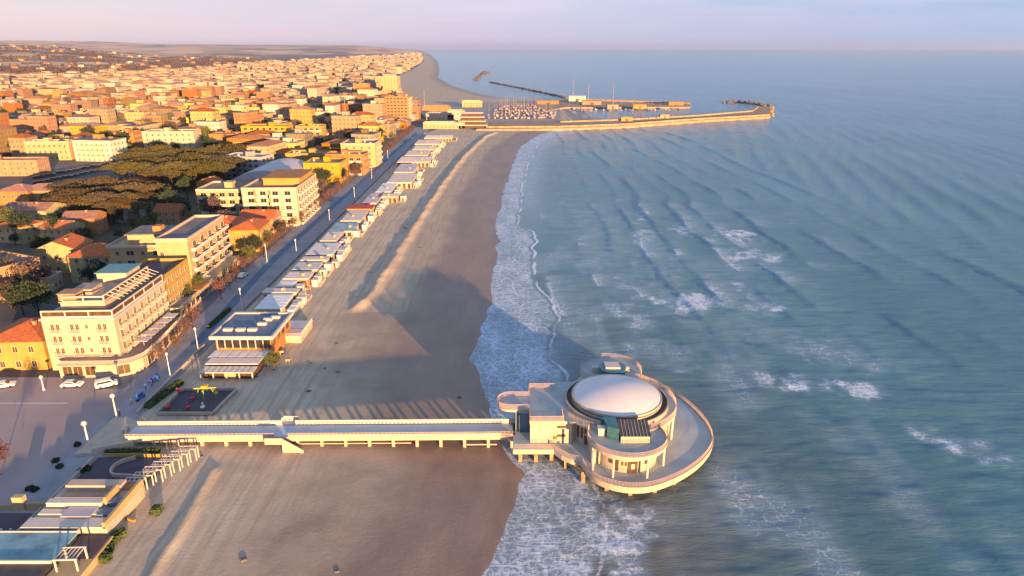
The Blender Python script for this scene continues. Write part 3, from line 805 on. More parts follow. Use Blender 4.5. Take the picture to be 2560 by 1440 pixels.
# windows and doors
def face_box(cx, cy, ang, r, w, z0, z1, d=.12):
    """box hugging a round wall at angle ang"""
    a = R(ang); mb = MB(); mb.box(-w / 2, w / 2, -d / 2, d / 2, z0, z1)
    rotm = Matrix.Rotation(a - math.pi / 2, 4, 'Z')
    o = Vector((cx + r * math.cos(a), cy + r * math.sin(a), 0))
    mb.v = [tuple(rotm @ Vector(p) + o) for p in mb.v]; return mb
for ang, z0, z1, w in [(231, 5.4, 7.0, .75), (231, 3.1, 5.0, .75), (221, 4.0, 7.0, .5), (211, 4.0, 7.0, .5), (226, 4.2, 6.8, .5)]:
    rp(face_box(CX, CY, ang, 10.9, w, z0, z1), 'window', M('glass_brown'))
for ang, z0, z1, w in [(236, 4.4, 5.2, .9), (246, 3.2, 5.4, .7), (256, 4.4, 5.2, .35), (262, 4.4, 5.2, .35), (300, 4.4, 5.4, .8)]:
    rp(face_box(21.2, 110.6, ang, 5.9, w, z0, z1), 'window', M('glass_brown'))
rp(face_box(21.2, 110.6, 274, 5.95, 1.7, 3.0, 5.3), 'door', M('glass_brown'))
rp(face_box(21.2, 110.6, 274, 6.05, 0.6, 3.9, 4.9), 'door_panel', M('white_paint'))
for z0 in (6.3, 4.4):
    mb = MB(); mb.box(8.7, 10.3, 114.5, 114.62, z0, z0 + .45); rp(mb, 'window', M('glass_brown'))
mb = MB(); mb.box(7.9, 8.7, 114.5, 114.62, 3.8, 4.5); rp(mb, 'wall_plaque', M('tile_orange'))
mb = MB(); mb.box(1.2, 3.5, 118.4, 118.6, ZD, 7.2); mb.box(1.2, 1.35, 118.4, 124, ZD, 7.2); rp(mb, 'entrance_glass', M('glass_shade_blue'))  # coloured blue to stand for the shade in the recessed entrance

# ------------------------------------------------------------------ pier
pier = empty('pier', (-74, 120, 0), 0, 'long white straight pier with parapets linking the square to the round pavilion', 'pier')
def pp(mb, name, m): return mb.build(name, m, pier, (74, -120, 0))
def py_(x): return 118.5 + (x + 75) * 0.014      # centre line, very slightly oblique
def pbar(mb, x0, x1, dy0, dy1, z0, z1, mi=0):
    return mb.add([(x0, py_(x0) + dy0, z0), (x1, py_(x1) + dy0, z0), (x1, py_(x1) + dy1, z0), (x0, py_(x0) + dy1, z0), (x0, py_(x0) + dy0, z1), (x1, py_(x1) + dy0, z1), (x1, py_(x1) + dy1, z1), (x0, py_(x0) + dy1, z1)],
                  [(0, 3, 2, 1), (4, 5, 6, 7), (0, 1, 5, 4), (1, 2, 6, 5), (2, 3, 7, 6), (3, 0, 4, 7)], mi)
mb = MB(); pbar(mb, -76, 0.6, -2.2, 2.2, 2.55, 3.0); pp(mb, 'walkway', M('pier_floor'))
mb = MB(); pbar(mb, -74, 0.4, -2.5, -2.2, 2.2, 3.08); pbar(mb, -74, 0.4, 2.2, 2.5, 2.2, 3.08); pp(mb, 'edge_beam', M('white_concrete'))
for d in (-1, 1):
    pts = [(-75.5 + k * 6.88, py_(-75.5 + k * 6.88) + d * 2.35) for k in range(12)]
    for seg in ([0, 4.2], [4.6, 11]):
        mb = MB()
        xa = -75.5 + seg[0] * 6.88; xb = -75.5 + seg[1] * 6.88
        if d > 0: pbar(mb, xa, xb, 2.27, 2.45, 3.05, 3.95)
        else: pbar(mb, xa, xb, -2.45, -2.27, 3.05, 3.62)
        pbar(mb, xa, xb, (2.2 if d > 0 else -2.52), (2.52 if d > 0 else -2.2), 3.97 if d > 0 else 3.9, 4.05 if d > 0 else 3.98)
        x = xa
        while x < xb:
            pbar(mb, x, x + .09, d * 2.36 - .05, d * 2.36 + .05, 3.6, 3.95); x += .8
        pp(mb, 'parapet', M('railing_pink') if d < 0 else M('white_paint'))
for k in range(16):
    x = -70.5 + k * 4.7
    if -49 < x < -44: continue
    mb = MB()
    for dy in (-1.7, 1.7): mb.box(x - .28, x + .28, py_(x) + dy - .28, py_(x) + dy + .28, -1.5, 2.2)
    mb.box(x - .3, x + .3, py_(x) - 2.3, py_(x) + 2.3, 2.2, 2.56)
    pp(mb, 'trestle', M('white_concrete'))
mb = MB(); pbar(mb, -44, -20, -1.75, -1.6, 1.0, 1.2); pbar(mb, -44, -20, 1.6, 1.75, 1.0, 1.2); pbar(mb, -9, -3, -1.75, -1.6, .5, .75)
pp(mb, 'tie_beam', M('white_concrete'))
# mid landing with a stair down to the sand
mb = MB()
mb.prism([(-47.2, 121.1), (-42.5, 121.1), (-43.6, 123.0), (-46.6, 123.2)], 2.5, 3.0); mb.band([(-47.1, 121.3), (-46.6, 123.1), (-43.6, 122.9), (-42.6, 121.3)], 3.0, 4.0, .15)
pp(mb, 'landing', M('white_paint')); mb = MB()
mb.prism([(-47.8, 116.4), (-44.6, 116.4), (-44.6, 114.7), (-47.8, 114.7)], 2.5, 3.0)
pp(mb, 'landing', M('white_paint'))
mb = MB()
for k in range(9):
    x = -44.6 + k * .45; mb.box(x, x + .45, 114.7, 116.1, .2, 3.0 - (k + 1) * .3)
mb.add([(-47.8, 114.55, 2.6), (-44.6, 114.55, 2.6), (-40.5, 114.55, .4), (-40.5, 114.55, 1.2), (-44.6, 114.55, 3.9), (-47.8, 114.55, 3.9)], [(0, 1, 2, 3, 4, 5)])
mb.add([(-47.8, 114.7, 2.6), (-44.6, 114.7, 2.6), (-40.5, 114.7, .4), (-40.5, 114.7, 1.2), (-44.6, 114.7, 3.9), (-47.8, 114.7, 3.9)], [(5, 4, 3, 2, 1, 0)])
mb.bar((-47.8, 114.62, 3.93), (-44.6, 114.62, 3.93), .2, .1); mb.bar((-44.6, 114.62, 3.93), (-40.5, 114.62, 1.23), .2, .1)
pp(mb, 'stair', M('railing_pink'))
mb = MB(); mb.prism([(-80.5, 113.0), (-74, 115.8), (-74, 121.2), (-80.5, 125.5)], 0.6, 2.6)
mb.prism([(-83.5, 112.4), (-80.5, 113.0), (-80.5, 125.5), (-83.5, 126.5)], 0.9, 1.9)
pp(mb, 'abutment', M('white_concrete'))
mb = MB(); mb.prism([(-79.4, 111.9), (-68.5, 114.0), (-68.5, 115.4), (-79.4, 114.6)], 0.4, 1.5); pp(mb, 'side_ramp', M('sidewalk'))
mb = MB(); mb.band([(-80.5, 125.6), (-75, 123.6), (-66, 123.4)], 1.0, 1.9, .3); mb.band([(-75.5, 122.9), (-74, 121.2)], 2.6, 4.0, .2); pp(mb, 'wing_wall', M('white_concrete'))

# ------------------------------------------------------------------ building kit
def window_mesh(name, w, h, shut=None, glass='glass_brown', frame='white_paint'):
    mb = MB()                                   # faces -y, origin at the middle of its sill
    mb.box(-w / 2, w / 2, -.05, .04, 0, h, 0)
    mb.box(-w / 2 - .09, -w / 2, -.09, .04, -.09, h + .09, 1); mb.box(w / 2, w / 2 + .09, -.09, .04, -.09, h + .09, 1)
    mb.box(-w / 2, w / 2, -.09, .04, h, h + .09, 1); mb.box(-w / 2, w / 2, -.12, .04, -.09, 0, 1)
    mb.box(-.03, .03, -.075, -.04, 0, h, 1)
    mats = [M(glass), M(frame)]
    if shut:
        for sgn in (-1, 1):
            a = sgn * (w / 2 + .09); b = sgn * (w / 2 + .09 + w * .48)
            mb.box(min(a, b), max(a, b), -.08, .02, 0, h, 2)
        mats.append(M(shut))
    return mb.mesh('window', mats)
WIN = {'plain': window_mesh('w', 1.15, 1.5), 'tall': window_mesh('w', 1.2, 2.2), 'shut': window_mesh('w', 1.0, 1.5, 'glass_brown'),
       'wide': window_mesh('w', 2.4, 1.6, None, 'glass_dark'), 'shop': window_mesh('w', 3.4, 2.3, None, 'glass_brown')}
def balcony_mesh(w, d, solid=True):
    mb = MB(); mb.box(-w / 2, w / 2, -d, .05, -.18, 0)
    if solid:
        mb.box(-w / 2, w / 2, -d, -d + .1, 0, 1.0); mb.box(-w / 2, -w / 2 + .1, -d + .1, .0, 0, 1.0); mb.box(w / 2 - .1, w / 2, -d + .1, .0, 0, 1.0)
    else:
        railing(mb, [(-w / 2 + .05, 0), (-w / 2 + .05, -d + .05), (w / 2 - .05, -d + .05), (w / 2 - .05, 0)], 0, 1.0, .3, w=.05)
    return mb.mesh('balcony', M('white_paint'))
BAL = {'s': balcony_mesh(2.0, 1.1, False), 'm': balcony_mesh(3.2, 1.2), 'l': balcony_mesh(6.0, 1.3)}
def put(name, me, parent, x, y, z, rz=0, sc_=None): return link(name, me, parent, (x, y, z), rz, sc_)
def facade(parent, side, w, d, z0, fh, nf, nc, kind='plain', bal=None, balc=None, skip=(), margin=1.2, u0=0.0, u1=None):
    """rows of windows; side 'f' faces the camera (y=0), 'r' faces the sea (x=0), 'l' inland, 'b' back"""
    Ln = {'f': w, 'r': d, 'l': d, 'b': w}[side]
    u1 = Ln if u1 is None else u1
    for f in range(nf):
        for c in range(nc):
            if (f, c) in skip: continue
            u = u0 + margin + (u1 - u0 - 2 * margin) * ((c + .5) / nc)
            z = z0 + f * fh + .9
            if kind == 'tall': z -= .8
            if side == 'f': p = (-w + u, 0.0, z, 0)
            elif side == 'r': p = (0.0, u, z, R(90))
            elif side == 'l': p = (-w, u, z, R(-90))
            else: p = (-u, d, z, R(180))
            put('window', WIN[kind], parent, p[0], p[1], p[2], p[3])
            if bal and (balc is None or c in balc):
                put('balcony', BAL[bal], parent, p[0], p[1], z0 + f * fh + .02, p[3])
def gable_roof(w, d, z, rise, over=.5, axis='x', mats=None):
    mb = MB(); x0, x1, y0, y1 = -w - over, over, -over, d + over
    if axis == 'x':
        ym = (y0 + y1) / 2
        mb.add([(x0, y0, z), (x1, y0, z), (x1, ym, z + rise), (x0, ym, z + rise), (x1, y1, z), (x0, y1, z)], [(0, 1, 2, 3), (3, 2, 4, 5), (0, 5, 4, 1)])
        mb.add([(x0, y0, z), (x0, ym, z + rise), (x0, y1, z), (x1, y0, z), (x1, ym, z + rise), (x1, y1, z)], [(0, 1, 2), (3, 5, 4)], 1)
    else:
        xm = (x0 + x1) / 2
        mb.add([(x0, y0, z), (xm, y0, z + rise), (xm, y1, z + rise), (x0, y1, z), (x1, y0, z), (x1, y1, z)], [(0, 1, 2, 3), (1, 4, 5, 2), (0, 3, 5, 4)])
        mb.add([(x0, y0, z), (xm, y0, z + rise), (x1, y0, z), (x0, y1, z), (xm, y1, z + rise), (x1, y1, z)], [(0, 2, 1), (3, 4, 5)], 1)
    return mb
def hip_roof(w, d, z, rise, over=.6):
    mb = MB(); x0, x1, y0, y1 = -w - over, over, -over, d + over
    ww, dd = x1 - x0, y1 - y0; xm, ym = (x0 + x1) / 2, (y0 + y1) / 2
    if ww > dd: a, b = (x0 + dd / 2, ym), (x1 - dd / 2, ym)
    else: a, b = (xm, y0 + ww / 2), (xm, y1 - ww / 2)
    vs = [(x0, y0, z), (x1, y0, z), (x1, y1, z), (x0, y1, z), (*a, z + rise), (*b, z + rise)]
    if ww > dd: fs = [(0, 1, 5, 4), (1, 2, 5), (2, 3, 4, 5), (3, 0, 4)]
    else: fs = [(0, 1, 4), (1, 2, 5, 4), (2, 3, 5), (3, 0, 4, 5)]
    mb.add(vs, fs + [(3, 2, 1, 0)])
    return mb
def chimney(parent, x, y, z):
    mb = MB(); mb.box(x - .35, x + .35, y - .35, y + .35, z, z + 1.5, 0); mb.box(x - .48, x + .48, y - .48, y + .48, z + 1.5, z + 1.65, 0)
    return mb.build('chimney', M('plaster_pink'), parent)
def villa(x, y, w, d, h, wm, roof, label, rz=0.06, floors=2, kind='hip', rise=2.2, nc=3, rm='tile_orange', name='villa', group=None, win='plain', z=TOWN):
    t = empty(name, (x, y, z), rz, label, 'house', group)
    mb = MB(); mb.box(-w, 0, 0, d, -.5, h); mb.build('wall', M(wm), t)
    if kind == 'hip': rf = hip_roof(w, d, h, rise).build('roof', [M(rm), M(wm)], t)
    else: rf = gable_roof(w, d, h, rise, .4, kind).build('roof', [M(rm), M(wm)], t)
    chimney(rf, -w * .35, d * .4, h + rise * .45)
    fh = h / floors
    facade(t, 'f', w, d, 0, fh, floors, nc, win); facade(t, 'r', w, d, 0, fh, floors, max(1, int(d / 3.6)), win)
    return t
def block(x, y, w, d, h, wm, label, rz=0.06, floors=4, ncf=4, ncr=6, win='plain', balf=None, balr=None, rm='flat_roof', name='apartment_building', group=None,
          cat='building', hut=True, par=.9, fwin=True, rwin=True, z=TOWN, balcr=None, balcf=None, gf=0.0):
    t = empty(name, (x, y, z), rz, label, cat, group)
    mb = MB(); mb.box(-w, 0, 0, d, -.5, h); mb.build('wall', M(wm), t)
    mb = MB(); mb.box(-w + .3, -.3, .3, d - .3, h, h + .06); mb.build('roof', M(rm), t)
    mb = MB()
    for b in ((-w - .06, .06, -.06, .3), (-w - .06, .06, d - .3, d + .06), (-w - .06, -w + .3, .3, d - .3), (-.3, .06, .3, d - .3)):
        mb.box(*b, h - .1, h + par)
    mb.build('parapet', M('white_concrete') if 'white' in wm or 'cream' in wm else M(wm), t)
    if hut:
        mb = MB(); hx = -w * rnd.uniform(.35, .65); hy = d * rnd.uniform(.4, .65)
        mb.box(hx - 1.8, hx + 1.8, hy - 2.2, hy + 2.2, h + .05, h + 2.7); mb.box(hx - 2.0, hx + 2.0, hy - 2.4, hy + 2.4, h + 2.7, h + 2.85); mb.build('stair_house', M(wm), t)
        for k in range(rnd.randint(1, 4)):
            ax, ay = -w * rnd.uniform(.1, .9), d * rnd.uniform(.1, .9)
            mb = MB(); mb.box(ax - .5, ax + .5, ay - .4, ay + .4, h + .06, h + 1.0); mb.cyl(ax, ay, h + 1.0, h + 1.15, .3, .3, 8); mb.build('air_unit', M('awning_pale'), t)
    fh = (h - gf) / floors
    if fwin: facade(t, 'f', w, d, gf, fh, floors, ncf, win, balf, balcf)
    if rwin: facade(t, 'r', w, d, gf, fh, floors, ncr, win, balr, balcr)
    return t

# ------------------------------------------------------------------ the big white hotel in front
hx, hy = -94.6, 150.5
H_ = empty('hotel', (hx, hy, TOWN), 0.045, 'big white five storey hotel with roof terrace facing the square', 'hotel')
mb = MB(); mb.box(-16.8, 0, 0, 27.5, -.5, 13.0); mb.build('wall', M('plaster_white'), H_)
mb = MB(); mb.box(-17.1, .3, -.3, 27.8, 13.0, 13.35); mb.box(-16.9, .1, -.1, 27.6, 9.6, 9.7); mb.box(-16.9, .1, -.1, 27.6, 6.5, 6.6); mb.build('cornice', M('white_paint'), H_)
mb = MB(); mb.box(-16.6, -.3, .3, 27.2, 13.35, 13.42); mb.build('terrace', M('flat_roof_pale'), H_)
# roof pergola: two tiers of white frames with glazed panels
def frame_run(parent, a, b, z0, z1, n, glass=True):
    a = Vector(a); b = Vector(b); mb = MB()
    for k in range(n + 1):
        p = a.lerp(b, k / n); mb.bar((p.x, p.y, z0), (p.x, p.y, z1), .26)
    mb.bar((a.x, a.y, z1), (b.x, b.y, z1), .3, .3); mb.bar((a.x, a.y, z0 + .25), (b.x, b.y, z0 + .25), .18, .5)
    if glass:
        mb.bar((a.x, a.y, z0 + .5 + (z1 - z0 - .7) / 2), (b.x, b.y, z0 + .5 + (z1 - z0 - .7) / 2), .05, z1 - z0 - .7, 1)
    return mb.build('terrace_frame', [M('white_paint'), M('glass_brown')], parent)
frame_run(H_, (-16.5, .2), (-.2, .2), 13.4, 15.2, 3); frame_run(H_, (-.2, .3), (-.2, 27.2), 13.4, 15.2, 5)
mb = MB(); mb.box(-14, -3.6, 4, 27.4, 13.42, 16.0); mb.build('attic_wall', M('plaster_white'), H_)
mb = MB(); mb.box(-14.3, -3.2, 3.7, 27.6, 16.0, 16.2); mb.box(-13.6, -9, 9, 14, 16.2, 17.6); mb.build('attic_roof', M('flat_roof_pale'), H_)
frame_run(H_, (-13.2, 3.9), (-3.6, 3.9), 15.9, 17.4, 2, False); frame_run(H_, (-3.6, 4), (-3.6, 27.2), 15.9, 17.6, 6)
mb = MB()
for k in range(12): mb.bar((-3.5, 5 + k * 1.9, 17.6), (-.2, 5 + k * 1.9, 16.3), .12)
mb.build('pergola_rafters', M('white_paint'), H_)
mb = MB(); mb.box(-12.5, -5, 18.5, 26, 16.2, 18.6); mb.box(-12.9, -4.6, 18.1, 26.4, 18.6, 18.8, 1); mb.build('plant_room', [M('plaster_white'), M('roof_teal')], H_)
mb = MB(); mb.box(-14.6, -10.5, 4.6, 8, 16.2, 17.9); mb.box(-14.8, -10.3, 4.4, 8.2, 17.9, 18.05); mb.build('lift_house', M('plaster_pink'), H_)
for f in range(3):
    z = 3.9 + f * 3.05
    for u in (-13.9, -9.4, -3.0):
        for q in (-.62, .62): put('window', WIN['tall'], H_, u + q, 0, z + .1, 0, (.62, 1, .82))
        put('balcony', BAL['s'], H_, u, 0, z, 0, (1.25, .8, .9))
    put('window', WIN['plain'], H_, -6.6, 0, z + .8, 0, (.55, 1, .6))
for f in range(3):
    for c in range(7):
        u = 2.4 + c * 3.75
        put('window', WIN['tall'], H_, 0, u, 3.9 + f * 3.05 + .1, R(90)); put('balcony', BAL['s'], H_, 0, u, 3.9 + f * 3.05, R(90))
# glazed ground floor wing wrapping the corner
P_ = [(-12.6, -4.2), (.6, -4.4), (3.6, -3.0), (5.2, -.4), (5.6, 6), (4.6, 24), (0, 26), (0, 0), (-12.6, 0)]
mb = MB(); mb.prism(P_, -.4, 3.2); mb.build('ground_floor_wall', M('plaster_white'), H_)
mb = MB(); mb.prism([(-12.8, -4.5), (.7, -4.7), (3.8, -3.2), (5.5, -.5), (5.9, 6), (4.9, 24.3), (0.02, 26.3), (0.02, -.02), (-12.8, -.02)], 3.2, 3.45); mb.build('ground_floor_roof', M('flat_roof_pale'), H_)
mb = MB(); railing(mb, [(-12.6, -4.3), (.6, -4.5), (3.7, -3.0), (5.3, -.4), (5.7, 6), (4.7, 24)], 3.45, .9, .35, w=.08); mb.build('terrace_railing', M('white_paint'), H_)
for u in (-10.6, -8.2, -5.4, -3.0, -.6): put('window', WIN['shop'], H_, u, -4.28, .6, 0, (.62, 1, 1))
put('window', WIN['shop'], H_, 2.15, -3.7, .6, R(25), (.75, 1, 1))
for v in (2.5, 7.5, 11.8, 16.2, 20.6): put('window', WIN['shop'], H_, 5.55 - max(0, v - 6) * .055, v, .6, R(93))
for v in (5.5, 9.5, 13.5, 17.5, 21.5):
    mb = MB(); mb.box(1.5, 4.6, v - 1.5, v + 1.5, 5.4, 5.5); mb.cyl(3, v, 3.4, 5.4, .06, .06, 6); mb.build('sunshade', M('awning_pink'), H_)

# ------------------------------------------------------------------ the other buildings along the front, one by one
villa(-112.6, 150.2, 13.5, 15, 7.6, 'plaster_yellow', 'hip', 'yellow house with a bright red hip roof left of the white hotel', 0.06, 2, 'hip', 2.6, 3)
t = block(-98.6, 183, 12, 17.5, 12.2, 'plaster_yellow', 'strong yellow building with dark flat roof behind the white hotel', 0.05, 4, 3, 5, rm='flat_roof_dark', hut=False)
mb = MB(); mb.box(-4.6, .08, -.1, .3, 0, 11.9); mb.build('yellow_panel', M('plaster_strong_yellow'), t)
mb = MB(); mb.box(-9, -4, 20, 27, 0, .2); 
# long one-storey shop fronts at the foot of the yellow building
t = block(-95.2, 182, 3.4, 30, 3.3, 'plaster_cream', 'low cream shop row at the foot of the yellow building', 0.05, 1, 1, 8, win='wide', rm='flat_roof_pale', hut=False, par=.5, fwin=False, name='shop_row', cat='shop')
# cream hotel with a tall wing
T = empty('hotel', (-101, 205, TOWN), 0.05, 'cream L shaped hotel with blank tower wing and balconies to the sea', 'hotel')
mb = MB(); mb.box(-28, -9.6, 7, 21, -.5, 13.2); mb.build('wall', M('plaster_cream'), T)
mb = MB(); mb.box(-9.6, 0, 0, 32, -.5, 17.2); mb.build('tower_wall', M('plaster_cream'), T)
mb = MB(); mb.box(-28.4, -9.6, 6.6, 21.4, 13.2, 13.5); mb.box(-23, -9.62, 10, 21.3, 13.5, 16.8); mb.build('attic', M('plaster_cream'), T)
mb = MB(); mb.box(-23.6, -9.62, 9.4, 21.8, 16.8, 17.1); mb.box(-9.4, -.2, .2, 31.8, 17.2, 17.26); mb.build('roof', M('flat_roof'), T)
mb = MB()
for b in ((-9.8, .2, -.2, .4), (-9.8, .2, 31.7, 32.2), (-9.8, -9.4, .4, 31.7), (-.2, .2, .4, 31.7)): mb.box(*b, 17.0, 18.1)
for b in ((-28.5, -9.65, 6.5, 6.9), (-28.5, -28.1, 6.9, 21.4)): mb.box(*b, 13.5, 14.3)
mb.build('parapet', M('white_concrete'), T)
mb = MB(); mb.box(-16, -13.4, 13, 16, 17.1, 18.8); mb.build('stair_house', M('plaster_orange'), T)
for f in range(4):
    for u in (-25.5, -21.5, -17.5, -13): put('window', WIN['wide' if u in (-21.5, -13) else 'plain'], T, u, 7, 1 + f * 3.25)
for f in range(5):
    for v in (5, 11.6, 18.2, 24.8, 30): put('window', WIN['wide'], T, 0, v, 1.1 + f * 3.3, R(90)); put('balcony', BAL['l'], T, 0, v, .2 + f * 3.3, R(90), (.95, 1, 1))
for f in range(3): put('window', WIN['plain'], T, -8.2, 0, 5.6 + f * 3.3)
mb = MB(); mb.box(-21.5, -10, 10, 21.2, 13.5, 13.55); mb.build('terrace_floor', M('flat_roof_dark'), T)
mb = MB(); mb.box(-9.6, 4.6, -7.5, 0, -.5, 3.6); mb.box(0, 4.6, 0.01, 30, -.5, 3.5); mb.box(-10, 5, -8, .0, 3.6, 3.9, 1); mb.build('ground_floor_wall', [M('plaster_cream'), M('plaster_orange')], T)
for v in (-5, 1, 7, 13, 19, 25): put('window', WIN['shop'], T, 4.62, v, .5, R(90))

villa(-131, 216, 15, 13, 9.2, 'plaster_green', 'hip', 'pale green villa with orange hip roof beside the cream hotel', 0.10, 3, 'hip', 2.8, 4)
villa(-150, 226, 14, 12, 8.4, 'plaster_cream', 'y', 'cream gabled villa with orange roof left of the green villa', 0.10, 2, 'y', 3.0, 3)
t = block(-147, 206, 12, 7, 4.0, 'plaster_white', 'low white annex in front of the green villa', 0.1, 1, 3, 2, hut=False, rm='flat_roof_pale', name='annex')
villa(-96.6, 252, 11, 16, 8.6, 'plaster_yellow', 'y', 'yellow block house with steep orange roof near the road', 0.05, 2, 'hip', 2.4, 1, win='plain')
villa(-109.5, 262, 13, 14, 7.6, 'plaster_orange', 'hip', 'orange roofed house behind the yellow block house', 0.05, 2, 'hip', 3.0, 2, rm='tile_orange')
villa(-99, 276, 14, 12, 7.2, 'plaster_pink', 'x', 'house with long orange roof below the tall white hotel', 0.03, 2, 'x', 2.6, 3, rm='tile_orange')
t = block(-93.5, 293, 23.5, 36, 16.0, 'plaster_white', 'tall white hotel with seven bays and balconies beside the road', 0.03, 5, 4, 7, 'wide', 'l', 'm', 'flat_roof_pale', name='hotel', cat='hotel')
mb = MB(); mb.box(-17, -1, 10, 33, 16.1, 19.0); mb.box(-17.5, -.5, 9.5, 33.5, 19.0, 19.3, 1); mb.build('attic', [M('plaster_yellow'), M('plaster_orange')], t)
mb = MB(); mb.box(-18.4, -17.6, -.25, 0, 0, 15.9); mb.box(-12, -11.2, -.25, 0, 0, 15.9); mb.build('pilaster', M('plaster_orange'), t)
t = block(-118.5, 303, 23, 20, 13.4, 'plaster_cream', 'lower cream hotel joined behind the tall white hotel', 0.02, 4, 5, 4, 'wide', 'm', None, 'flat_roof_pale', name='hotel', cat='hotel')
# barrel roofed hall
T = empty('market_hall', (-117, 368, TOWN), 0.0, 'large hall with smooth lavender barrel roof', 'hall')
mb = MB(); mb.box(-34, 0, 0, 42, -.5, 6.5); mb.build('wall', M('plaster_white'), T)
mb = MB(); n = 16
pr = [(-35 + 36 * k / n, 6.5 + 5.2 * math.sin(math.pi * k / n)) for k in range(n + 1)]
mb.add([(x, -1, z) for x, z in pr] + [(x, 43, z) for x, z in pr], [(k, k + 1, n + 2 + k, n + 1 + k) for k in range(n)] + [tuple(range(n, -1, -1)), tuple(range(n + 1, 2 * n + 2))], 0, False)
mb.build('roof', M('roof_lavender'), T)
t = block(-98.5, 392, 21, 20, 11, 'plaster_strong_yellow', 'deep yellow block beside the barrel roofed hall', 0, 3, 3, 4, rm='flat_roof')
t = block(-90.5, 420, 24, 14, 11.8, 'plaster_orange', 'orange building with open loggias right of the deep yellow block', 0, 3, 5, 3, 'wide', 'm', None, 'flat_roof_pale')
t = block(-88.5, 446, 22, 22, 15, 'plaster_cream', 'tall cream building next to the tree lined road end', 0, 4, 4, 5, 'plain', None, 's', 'flat_roof_pale')
t = block(-119, 440, 26, 15, 9.5, 'plaster_yellow', 'wide yellow flat roofed block behind the lavender hall', 0, 3, 6, 3, rm='flat_roof_pale')
T = block(-148, 404, 26, 14, 12.5, 'plaster_grey', 'grey apartment block in shade beside the pine grove', -0.25, 4, 6, 3, 'wide', None, None, 'roof_blue_grey')
block(-176, 545, 36, 16, 15.5, 'plaster_strong_yellow', 'left half of the big yellow twin block beyond the pines', 0, 5, 7, 4, 'wide', rm='plaster_orange')
block(-153, 560, 21, 14, 14.0, 'plaster_yellow', 'right half of the big yellow twin block with pale balconies', 0, 4, 4, 4, 'wide', 'l', None, 'flat_roof_pale')
t = block(-107, 728, 24, 22, 26, 'plaster_orange', 'tall orange slab hotel with a grid of balconies near the harbour', 0, 8, 6, 5, 'wide', None, 'm', 'flat_roof_pale', name='hotel', cat='hotel')
mb = MB(); mb.box(-35, -24.02, 1, 21, -.5, 25); mb.build('blank_wing_wall', M('plaster_pink'), t)
block(-176, 1090, 22, 20, 32, 'plaster_cream', 'pale tower block far up the coast', 0, 9, 4, 4, rm='flat_roof_pale')
block(-205, 1010, 20, 18, 25, 'plaster_orange', 'narrow orange tower below the pale tower block', 0, 7, 3, 3)
block(-196, 1230, 40, 22, 26, 'plaster_cream', 'long pale slab beyond the tower blocks', 0, 7, 7, 4, rm='flat_roof_pale')
# long pink palazzo at the left edge
T = block(-157, 198, 46, 13, 9.6, 'plaster_pink', 'long pinkish building with rooftop rooms at the left edge', -0.42, 3, 14, 4, 'plain', rm='flat_roof', name='palazzo')
mb = MB(); mb.box(-22, -17, 2, 7, 9.7, 12.4); mb.box(-40, -34, 2, 7, 9.7, 12.0); mb.build('roof_room', M('plaster_orange'), T)
# old town houses with red roofs, left
reds = [((65, 570), 20, 14, 7.5, 'plaster_green', 'long low house with red roof at the left edge', 'x'), ((240, 520), 15, 12, 7.2, 'plaster_yellow', 'yellow house with orange roof and shaded porch among trees', 'hip'),
        ((200, 545), 16, 11, 7.0, 'plaster_orange', 'orange house with wide red roof left of the shaded porch', 'x'), ((110, 515), 22, 14, 7.8, 'plaster_pink', 'broad house with dark red hip roof below the brown grove', 'hip'),
        ((40, 520), 15, 13, 8.2, 'plaster_orange', 'red house at the left edge below the brown grove', 'hip'), ((330, 555), 13, 11, 6.2, 'plaster_grey', 'small grey house with orange roof among the villas', 'hip'),
        ((205, 590), 13, 11, 7.4, 'plaster_orange', 'orange house half hidden by an olive tree', 'x'), ((380, 520), 12, 10, 6.2, 'plaster_grey', 'small shaded house near the dark pines', 'hip'),
        ((515, 510), 9, 9, 10.5, 'plaster_orange', 'narrow orange house standing tall by the white hotel', 'y'), ((300, 530), 12, 10, 6.4, 'plaster_pink', 'pink house with red roof among the villas', 'hip'),
        ((20, 610), 13, 11, 6.8, 'plaster_cream', 'cream house with dark roof at the left edge', 'hip'), ((420, 560), 11, 9, 5.6, 'plaster_pink', 'low pink house behind the cream hotel', 'x'),
        ((130, 610), 12, 10, 5.8, 'plaster_cream', 'small cream house beside the hedge on the left', 'x'), ((350, 480), 12, 12, 6.5, 'plaster_orange', 'house with a flat red roof next to the brown grove', 'hip')]
for (q, w, d, h, wm, lab, kd) in reds:
    x, y = G(*q, TOWN)
    villa(x + w / 2, y, w, d, h, wm, '', lab, rnd.uniform(-.25, .2), 2, kd, rnd.uniform(2.0, 2.8), 3, rm=rnd.choice(['tile_orange', 'tile_town', 'tile_dark']))
# block rows beyond the avenue, left
rows_ = [((100, 440), 52, 12, 9, 'plaster_pink', 'long ochre barracks with a row of small windows by the avenue', 3, 12, 'flat_roof'),
         ((250, 392), 34, 14, 10.5, 'plaster_orange', 'orange terrace behind the avenue', 3, 9, 'tile_town'), ((180, 400), 30, 12, 12, 'plaster_cream', 'cream block left of the orange terrace', 3, 8, 'flat_roof_pale'),
         ((340, 372), 15, 14, 11.5, 'plaster_orange', 'small bright orange cube house beyond the avenue', 3, 4, 'flat_roof_pale'), ((490, 378), 38, 15, 14, 'plaster_white', 'white and brown striped block above the pine grove', 4, 8, 'flat_roof_dark'),
         ((605, 372), 24, 14, 10.5, 'plaster_orange', 'orange tiled building right of the striped block', 3, 6, 'tile_town')]
for (q, w, d, h, wm, lab, fl, nc, rm) in rows_:
    x, y = G(*q, TOWN)
    block(x, y, w, d, h, wm, lab, 0.04, fl, nc, 4, 'plain', rm=rm)

